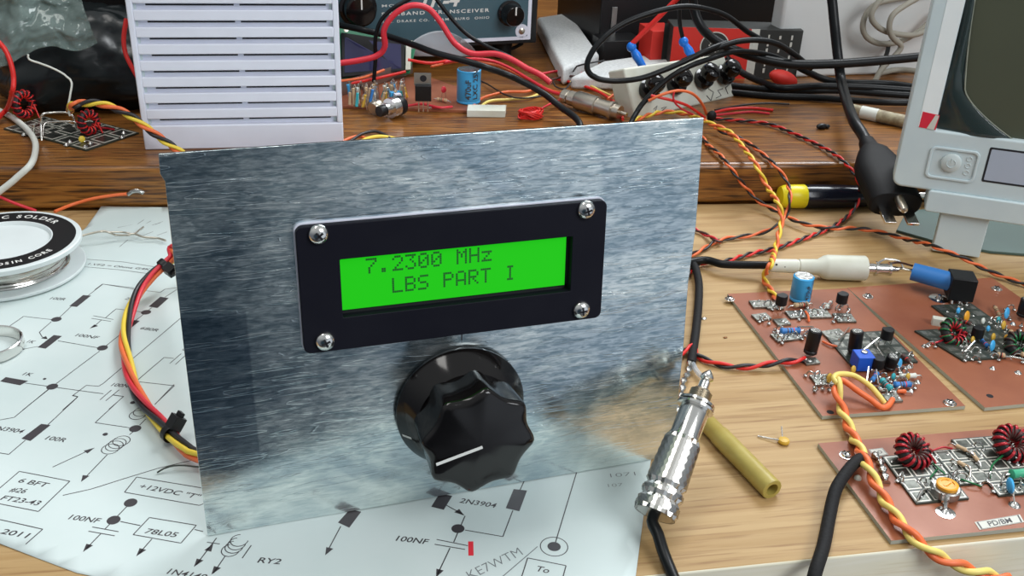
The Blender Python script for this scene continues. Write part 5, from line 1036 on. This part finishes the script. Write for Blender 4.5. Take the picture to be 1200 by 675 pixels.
cable('black_cable', [(895, 48, None, 290), (876, 37, None, 284), (850, 18, None, 276), (820, 9, None, 270), (795, 8, None, 268), (760, 16, None, 266), (728, 29, None, 265), (706, 46, None, 264), (692, 64, None, 263), (688, 80, None, 262), (697, 91, None, 261), (720, 95, None, 260), (750, 92, None, 258), (776, 83, None, 258), (802, 72, None, 260), (830, 58, None, 262), (850, 50, None, 268)], 1.6, 'rubber', 'black cable forming the large open loop left of the jack box')
cable('black_cable', [(396, 29, None, 384), (425, 35, None, 366), (450, 41, None, 362), (483, 52, None, 342), (510, 62, None, 326), (540, 70, None, 314), (567, 78, None, 306), (600, 90, None, 306), (633, 107, None, 292), (655, 124, None, 281), (680, 148, 26), V((196, 238, 14)), V((160, 180, 12)), V((105, 120, 20)), V((46, 22, 62))], 1.9, 'rubber', 'black cable crossing diagonally from the dark blue display module down to the panel')
cable('black_cable', [(855, 100, 25), (890, 104, 25), (935, 106, 25), (985, 106, 25), (1040, 110, 25), (1090, 113, 25)], 2.2, 'rubber', 'black cable lying flat on the shelf below the red boot, farther from the panel')
cable('black_cable', [(856, 108, 24.2), (900, 112, 24.2), (950, 114, 24.4), (990, 117, 25), (1040, 120, 27), (1085, 120, 27)], 2.0, 'rubber', 'black cable lying flat on the shelf in front of the rest, touching the mottled rod')
cable('black_cable', [(930, 76, 30), (950, 86, 30), (970, 94, 29), (1000, 97, 29), (1040, 98, 29), (1080, 103, 29)], 2.2, 'rubber', 'black cable slanting under the thickest cable in front of the white case')
cable('black_cable', [(852, 68, 36), (868, 84, 30), (890, 95, 28), (915, 103, 28), (955, 101, 28), (1010, 102, 28), (1085, 107, 27)], 2.2, 'rubber', 'short black cable curving under the thickest cable below the carton')
cable('black_cable', [(1028, 90, 26), (1034, 76, 34), (1040, 60, 40), (1042, 45, 46)], 1.5, 'rubber', 'black cable standing between the white case and the grey cable coil')
cable('grey_cable', [(1098, -8, None, 330), (1043, 0, None, 326), (1022, 8, None, 324), (1012, 24, None, 322), (1013, 40, None, 322), (1026, 50, None, 322), (1045, 51, None, 322), (1065, 44, None, 322), (1085, 30, None, 322), (1096, 18, None, 322), (1110, 8, None, 322)], 1.9, 'grey', 'grey cable loop hanging nearest the white case, lowest curl of the coil', 'cable', 'coiled grey cables')
cable('grey_cable', [(1110, 24, None, 318), (1075, 40, None, 316), (1052, 40, None, 316), (1032, 34, None, 316), (1021, 20, None, 316), (1028, 4, None, 316), (1040, -8, None, 316)], 1.9, 'grey', 'grey cable loop with its curve inside the lowest curl of the coil', 'cable', 'coiled grey cables')
cable('grey_cable', [(1075, -2, None, 312), (1058, 8, None, 312), (1046, 18, None, 312), (1042, 32, None, 312), (1046, 44, None, 312), (1056, 54, None, 312), (1048, 66, None, 312), (1034, 80, None, 312), (1026, 94, None, 311), (1022, 104, None, 311)], 1.9, 'grey', 'grey cable dropping from the coil down to the shelf', 'cable', 'coiled grey cables')
cable('grey_cable', [(1030, 86, 25), (1050, 82, 26), (1070, 83, 27), (1095, 88, 27)], 1.9, 'grey', 'grey cable stub lying flat beneath the coil beside the screen unit', 'cable', 'coiled grey cables')

# red and black leads across the transceiver
cable('red_lead', [(398, 74, None, 352), (420, 71, None, 350), (443, 65, None, 348), (451, 54, None, 346), (450, 35, None, 344), (462, 17, None, 342), (482, 6, None, 340), (502, 10, None, 340), (517, 27, None, 338), (533, 51, None, 334), (553, 63, None, 328), (580, 63, None, 322), (600, 70, None, 314), (617, 80, None, 306), (632, 87, None, 300), (645, 97, None, 294)], 1.75, 'rose', 'thick red lead humped in front of the transceiver', 'wire')
cable('black_lead', [(438, 96, None, 352), (440, 70, None, 352), (440, 45, None, 350), (446, 25, None, 348), (460, 10, None, 346), (478, 0, None, 346), (492, -8, None, 346)], 1.2, 'rubber', 'thin black lead rising beside the red lead in front of the transceiver knob', 'wire')
cable('black_lead', [(508, -6, None, 350), (518, 8, None, 348), (532, 25, None, 346), (547, 40, None, 342), (566, 52, None, 338), (585, 61, None, 330), (600, 68, None, 326)], 1.2, 'rubber', 'thin black lead falling across the transceiver lettering', 'wire')
cable('black_lead', [(585, 60, 28), (600, 57, 28), (612, 51, 30)], 1.2, 'rubber', 'short black lead below the lower right corner of the transceiver', 'wire')
R = lambda px, m, lb, r_=.85: cable('loose_wire', px, r_, m, lb, 'wire')
R([(520, 73, 36), (545, 69, 36), (575, 71, 33), (598, 80, 30), (620, 93, 27), (645, 107, 25.5), (664, 112, 27)], 'rose', 'red wire running beside the diagonal black cable to the coaxial connector', 1.0)
R([(505, 78, 34), (540, 72, 34), (580, 76, 30), (610, 90, 26), (640, 104, 24.6), (662, 109, 26)], 'orange', 'orange wire running close under the red wire towards the coaxial connector', .8)
R([(632, 87, 25), (660, 83, 26), (690, 88, 25), (716, 95, 24), (742, 98, 24)], 'rose', 'red wire crossing behind the coaxial connector towards the jack box')
R([(640, 95, 24), (668, 89, 27), (692, 94, 25), (712, 101, 24), (738, 102, 24)], 'brownw', 'dark wire crossing behind the coaxial connector towards the jack box', .7)
R([(650, 92, 24), (675, 98, 24), (698, 106, 24), (712, 114, 24), (724, 124, 24), (730, 140, 24)], 'red', 'bright red wire curving round the far end of the coaxial connector')
R([(712, 116, 26), (722, 110, 27), (733, 113, 27), (741, 124, 25), (744, 136, 23.5)], 'orange', 'orange wire curl between the coaxial connector and the jack box')
R([(668, 96, 25), (690, 100, 24.5), (705, 107, 24), (716, 112, 24)], 'ywire', 'yellow wire lying behind the coaxial connector', .7)
R([(558, 131, 23.4), (572, 119, 24), (598, 116.5, 23.4), (622, 114, 23.4), (640, 105, 23.6)], 'ywire', 'yellow wire running from the blue capacitor on the shelf to the red wires')
R([(552, 127, 23.4), (565, 115, 24.4), (592, 108, 24), (618, 107, 24), (634, 100, 24)], 'orange', 'orange wire running from the blue capacitor on the shelf, just behind the yellow one')
R([(545, 88, 25), (570, 98, 24), (592, 111, 25), (612, 115, 25), (640, 112, 25)], 'blackw', 'thin black wire sagging under the diagonal black cable', .5)
R([(670, 88, 24), (676, 78, 35), (690, 74, 38), (708, 71, 38)], 'blackw', 'thin black wire curling up over the foam strip', .55)
R([(648, 96, 28), (652, 102, 28), (662, 104, 28), (668, 98, 27), (672, 92, 25)], 'blackw', 'thin black wire hooked over the rear end of the coaxial connector', .5)
R([(478, 70, 40), (505, 74, 38), (530, 70, 36), (552, 69, 36)], 'red', 'red wire passing behind the power transistor', .9)
R([(398, 100, 29), (420, 96, 29), (445, 91, 29), (475, 84, 30)], 'red', 'red wire lying along the grey edge under the dark blue display', .9)
R([(398, 95, 32), (425, 91, 32), (450, 82, 33)], 'orange', 'orange wire lying along the grey edge under the dark blue display', .8)
R([(398, 168, 24), (410, 162, 24.5), (422, 160, 24.5), (440, 168, 24)], 'orange', 'orange wire showing above the top edge of the panel beside the white box')
R([(410, 166, 25.5), (424, 157, 26), (438, 154, 26), (450, 157, 26), (462, 166, 24)], 'blackw', 'black wire arching just above the top edge of the panel', .8)
R([(415, 170, 24), (432, 162, 25.6), (448, 160, 25.6), (466, 164, 24), (475, 172, 23)], 'yellow', 'yellow wire showing above the top edge of the panel in front of the black one', 1.0)
R([(760, 118, None, 252), (775, 111, None, 250), (795, 106, None, 250), (812, 110, None, 252), (823, 122, None, 256), (828, 134, None, 262)], 'orange', 'orange wire looping across the lower front of the jack box, upper strand', .8)
R([(763, 112, None, 252), (785, 117, None, 250), (806, 124, None, 252), (826, 138, None, 258)], 'red', 'red wire looping across the lower front of the jack box, lower strand', .8)
R([(790, 108, None, 249), (789, 116, None, 249), (796, 126, None, 250), (812, 134, None, 254)], 'rose', 'thin red wire hanging from the loop in front of the jack box', .55)
R([(837, 132, 24.5), (855, 128, 23.4), (880, 126.5, 23.2), (906, 129, 23)], 'red', 'straight red wire lying on the shelf right of the tape knot', .9)
R([(838, 135, 24), (858, 133, 23), (880, 131, 23), (902, 133, 23)], 'rose', 'darker red wire lying in front of the straight red wire', .7)
R([(838, 129, 25), (865, 124, 23.4), (895, 121, 23.4), (925, 122, 23.4)], 'blackw', 'thin black wire lying on the shelf behind the straight red wire', .6)

# ------------------------------------------------------------------ left of the shelf
TBs = TB; 
t = empty('toroid_board', hz(90, 165, HS)); tag(t, 'small gridded circuit board with red wound toroids at the left end of the shelf', 'circuit board')
o_ = hz(101, 177.5, HS + .1); du = (hz(163, 157, HS + .1) - o_) / 4; dv = (hz(42, 161, HS + .1) - o_) / 4
TB = HS + .9; squares(t, o_, du * 4 / 3, dv * 4 / 3, 3, 3); o2 = hz(44, 163, HS + .1); squares(t, o2, du, dv * .7, 3, 4, 'pad_array')
toroid(t, (28, 122), 5.5, 1.6, 8.5, ['magwire', 'red'], (.75, -.6, .1), 13); toroid(t, (104, 143), 4.6, 1.6, 6.5, ['magwire', 'red'], (.65, -.7, .15), 12)
obj('wire_frame', MB().tube(path([(49, 165, 23.5), (48, 145, 31), (50, 134, 36), (62, 132, 36), (78, 132, 36), (86, 137, 34), (90, 152, 25)], 1), .55, 7).tube(path([(50, 160, 25), (52, 146, 30), (60, 143, 31), (88, 143, 31), (91, 152, 25)], 1), .5, 7).tube([hz(40, 158, 23), hz(40, 146, 29)], .5, 7), 'lead', t, ang=60, label='bent bare wire frame')
discap(t, (96, 163), 'yellow', 1.7, 1.6)
for q in ((145, 156), (82, 166), (100, 172), (78, 170), (106, 168), (143, 161), (28, 158)): blob(t, q, 1.1)
obj('winding_tail', MB().tube(path([(112, 150, 25), (122, 150, 24), (134, 152, 23.6)], 1), .6, 6), 'magwire', t); TB = TBs
cable('bare_wire', [(33, 64, None, 300), (34, 70, None, 300), (46, 74, None, 298), (62, 80, None, 294), (78, 89, None, 290), (84, 97, None, 288), (82, 112, None, 286), (80, 126, None, 285), (82, 136, None, 284)], .5, 'whitew', 'thin white wire rising in a hook over the black bag', 'wire')
cable('white_cable', [(-14, 125, 24), (0, 130, 24), (15, 138, 24), (32, 152, 24.4), (41, 166, 24.4), (41, 180, 24.4), (36, 192, None, 259), (20, 208, None, 256), (0, 224, None, 255), (-20, 238, None, 254)], 1.55, 'whitew', 'white cable curving down off the left end of the shelf', 'cable')
cable('red_lead', [(-8, 44, None, 306), (4, 55, None, 304), (12, 72, None, 302), (16, 92, None, 300), (14, 110, None, 300), (8, 128, 28), (-6, 142, 25)], 1.25, 'red', 'red lead hanging in front of the clear bag at the far left', 'wire')
cable('red_lead', [(148, 22, None, 330), (145, 45, None, 326), (147, 62, None, 322), (153, 76, None, 318), (162, 92, None, 314)], 1.2, 'red', 'red lead hanging close beside the left edge of the white louvred box', 'wire')
twisted('twisted_wires', [(82, 130, 33), (84, 124, None, 278), (96, 121, None, 276), (115, 121, None, 274), (135, 127, None, 271), (155, 137, None, 268), (172, 150, None, 265), (190, 163, None, 262), (214, 180, None, 258)], .95, 20, ['orange', 'yellow', 'blackw'], 'orange, yellow and black twisted wires arching in front of the white louvred box', 'wires')
cable('loose_wire', [(-12, 226, None, 256), (2, 232, None, 255), (20, 239, None, 252), (42, 247, 3)], .75, 'rose', 'dark red wire crossing the shelf front just left behind the solder spool', 'wire')
t = empty('lugged_wire', hz(110, 240)); tag(t, 'orange red wire with a metal lug lying against the shelf front behind the paper', 'wire'); obj('wire', MB().tube(path([(64, 248, 5), (84, 240, None, 253), (108, 233, None, 253), (132, 229, None, 252), (153, 227, None, 251)], 1), .8, 7), 'orange', t, ang=60)
obj('lug', MB().tube(path([(150, 228, None, 251), (156, 224, None, 250.5), (164, 224, None, 250), (168, 226, None, 250)], .8), [1.1, 1.3, 1.2, 1.0, .9, .8, .8, .7, .7][:1][0], 8), 'solder', t)
# black bag and clear bag
def blobby(c_, r_, seed, amp, n=40):
    mb = MB(); vs = []
    for i in range(n + 1):
        th = math.pi * i / n
        for k in range(n * 2):
            a = math.pi * k / n; q = V((math.sin(th) * math.cos(a), math.sin(th) * math.sin(a), -math.cos(th))); s_ = 1 + amp * noise.fractal(q * 1.1 + V((seed, 0, 0)), .7, 2.2, 4)
            p = V(c_) + V((q.x * r_[0], q.y * r_[1], q.z * r_[2])) * s_; p.z = max(p.z, HS + .2); vs.append(p)
    m_ = n * 2; mb.add(vs, [(i * m_ + k, i * m_ + (k + 1) % m_, (i + 1) * m_ + (k + 1) % m_, (i + 1) * m_ + k) for i in range(n) for k in range(m_)]); return mb
tag(obj('black_bag', blobby((-38, 372, 42), (54, 36, 32), 3.1, .16), 'blackbag', ang=80), 'glossy crumpled black plastic bag behind the toroid board', 'bag')
def bagp(u, v):
    px_ = -20 + u * (112 + 22 * v); py_ = -14 + v * (90 - 26 * u + 6 * math.sin(u * 9)); p = hy(px_, py_, 318 - 14 * v)
    w = noise.fractal(V((u * 3.2, v * 2.6, 1.3)), 1.1, 2.1, 3) * 6 + 2.5 * abs(math.sin(u * 10 + v * 3)) ; return p + V((0, -w, 0))
tag(obj('clear_bag', MB().grid(bagp, 70, 46), 'bag', solid=.08, ang=80), 'crinkled clear plastic bag hanging over the black bag at the far left', 'bag')
def pouch(u, v): px_ = 470 + 92 * u; py_ = 66 - (30 * math.sin(math.pi * min(1, u * 1.02)) ** .7) * v; return hy(px_, py_, 388 - 4 * v - 3 * math.sin(u * 5 + v * 2))
tag(obj('clear_pouch', MB().grid(pouch, 30, 12), 'glassclip', solid=.1, ang=80), 'small clear plastic dome standing below the transceiver lettering', 'pouch')
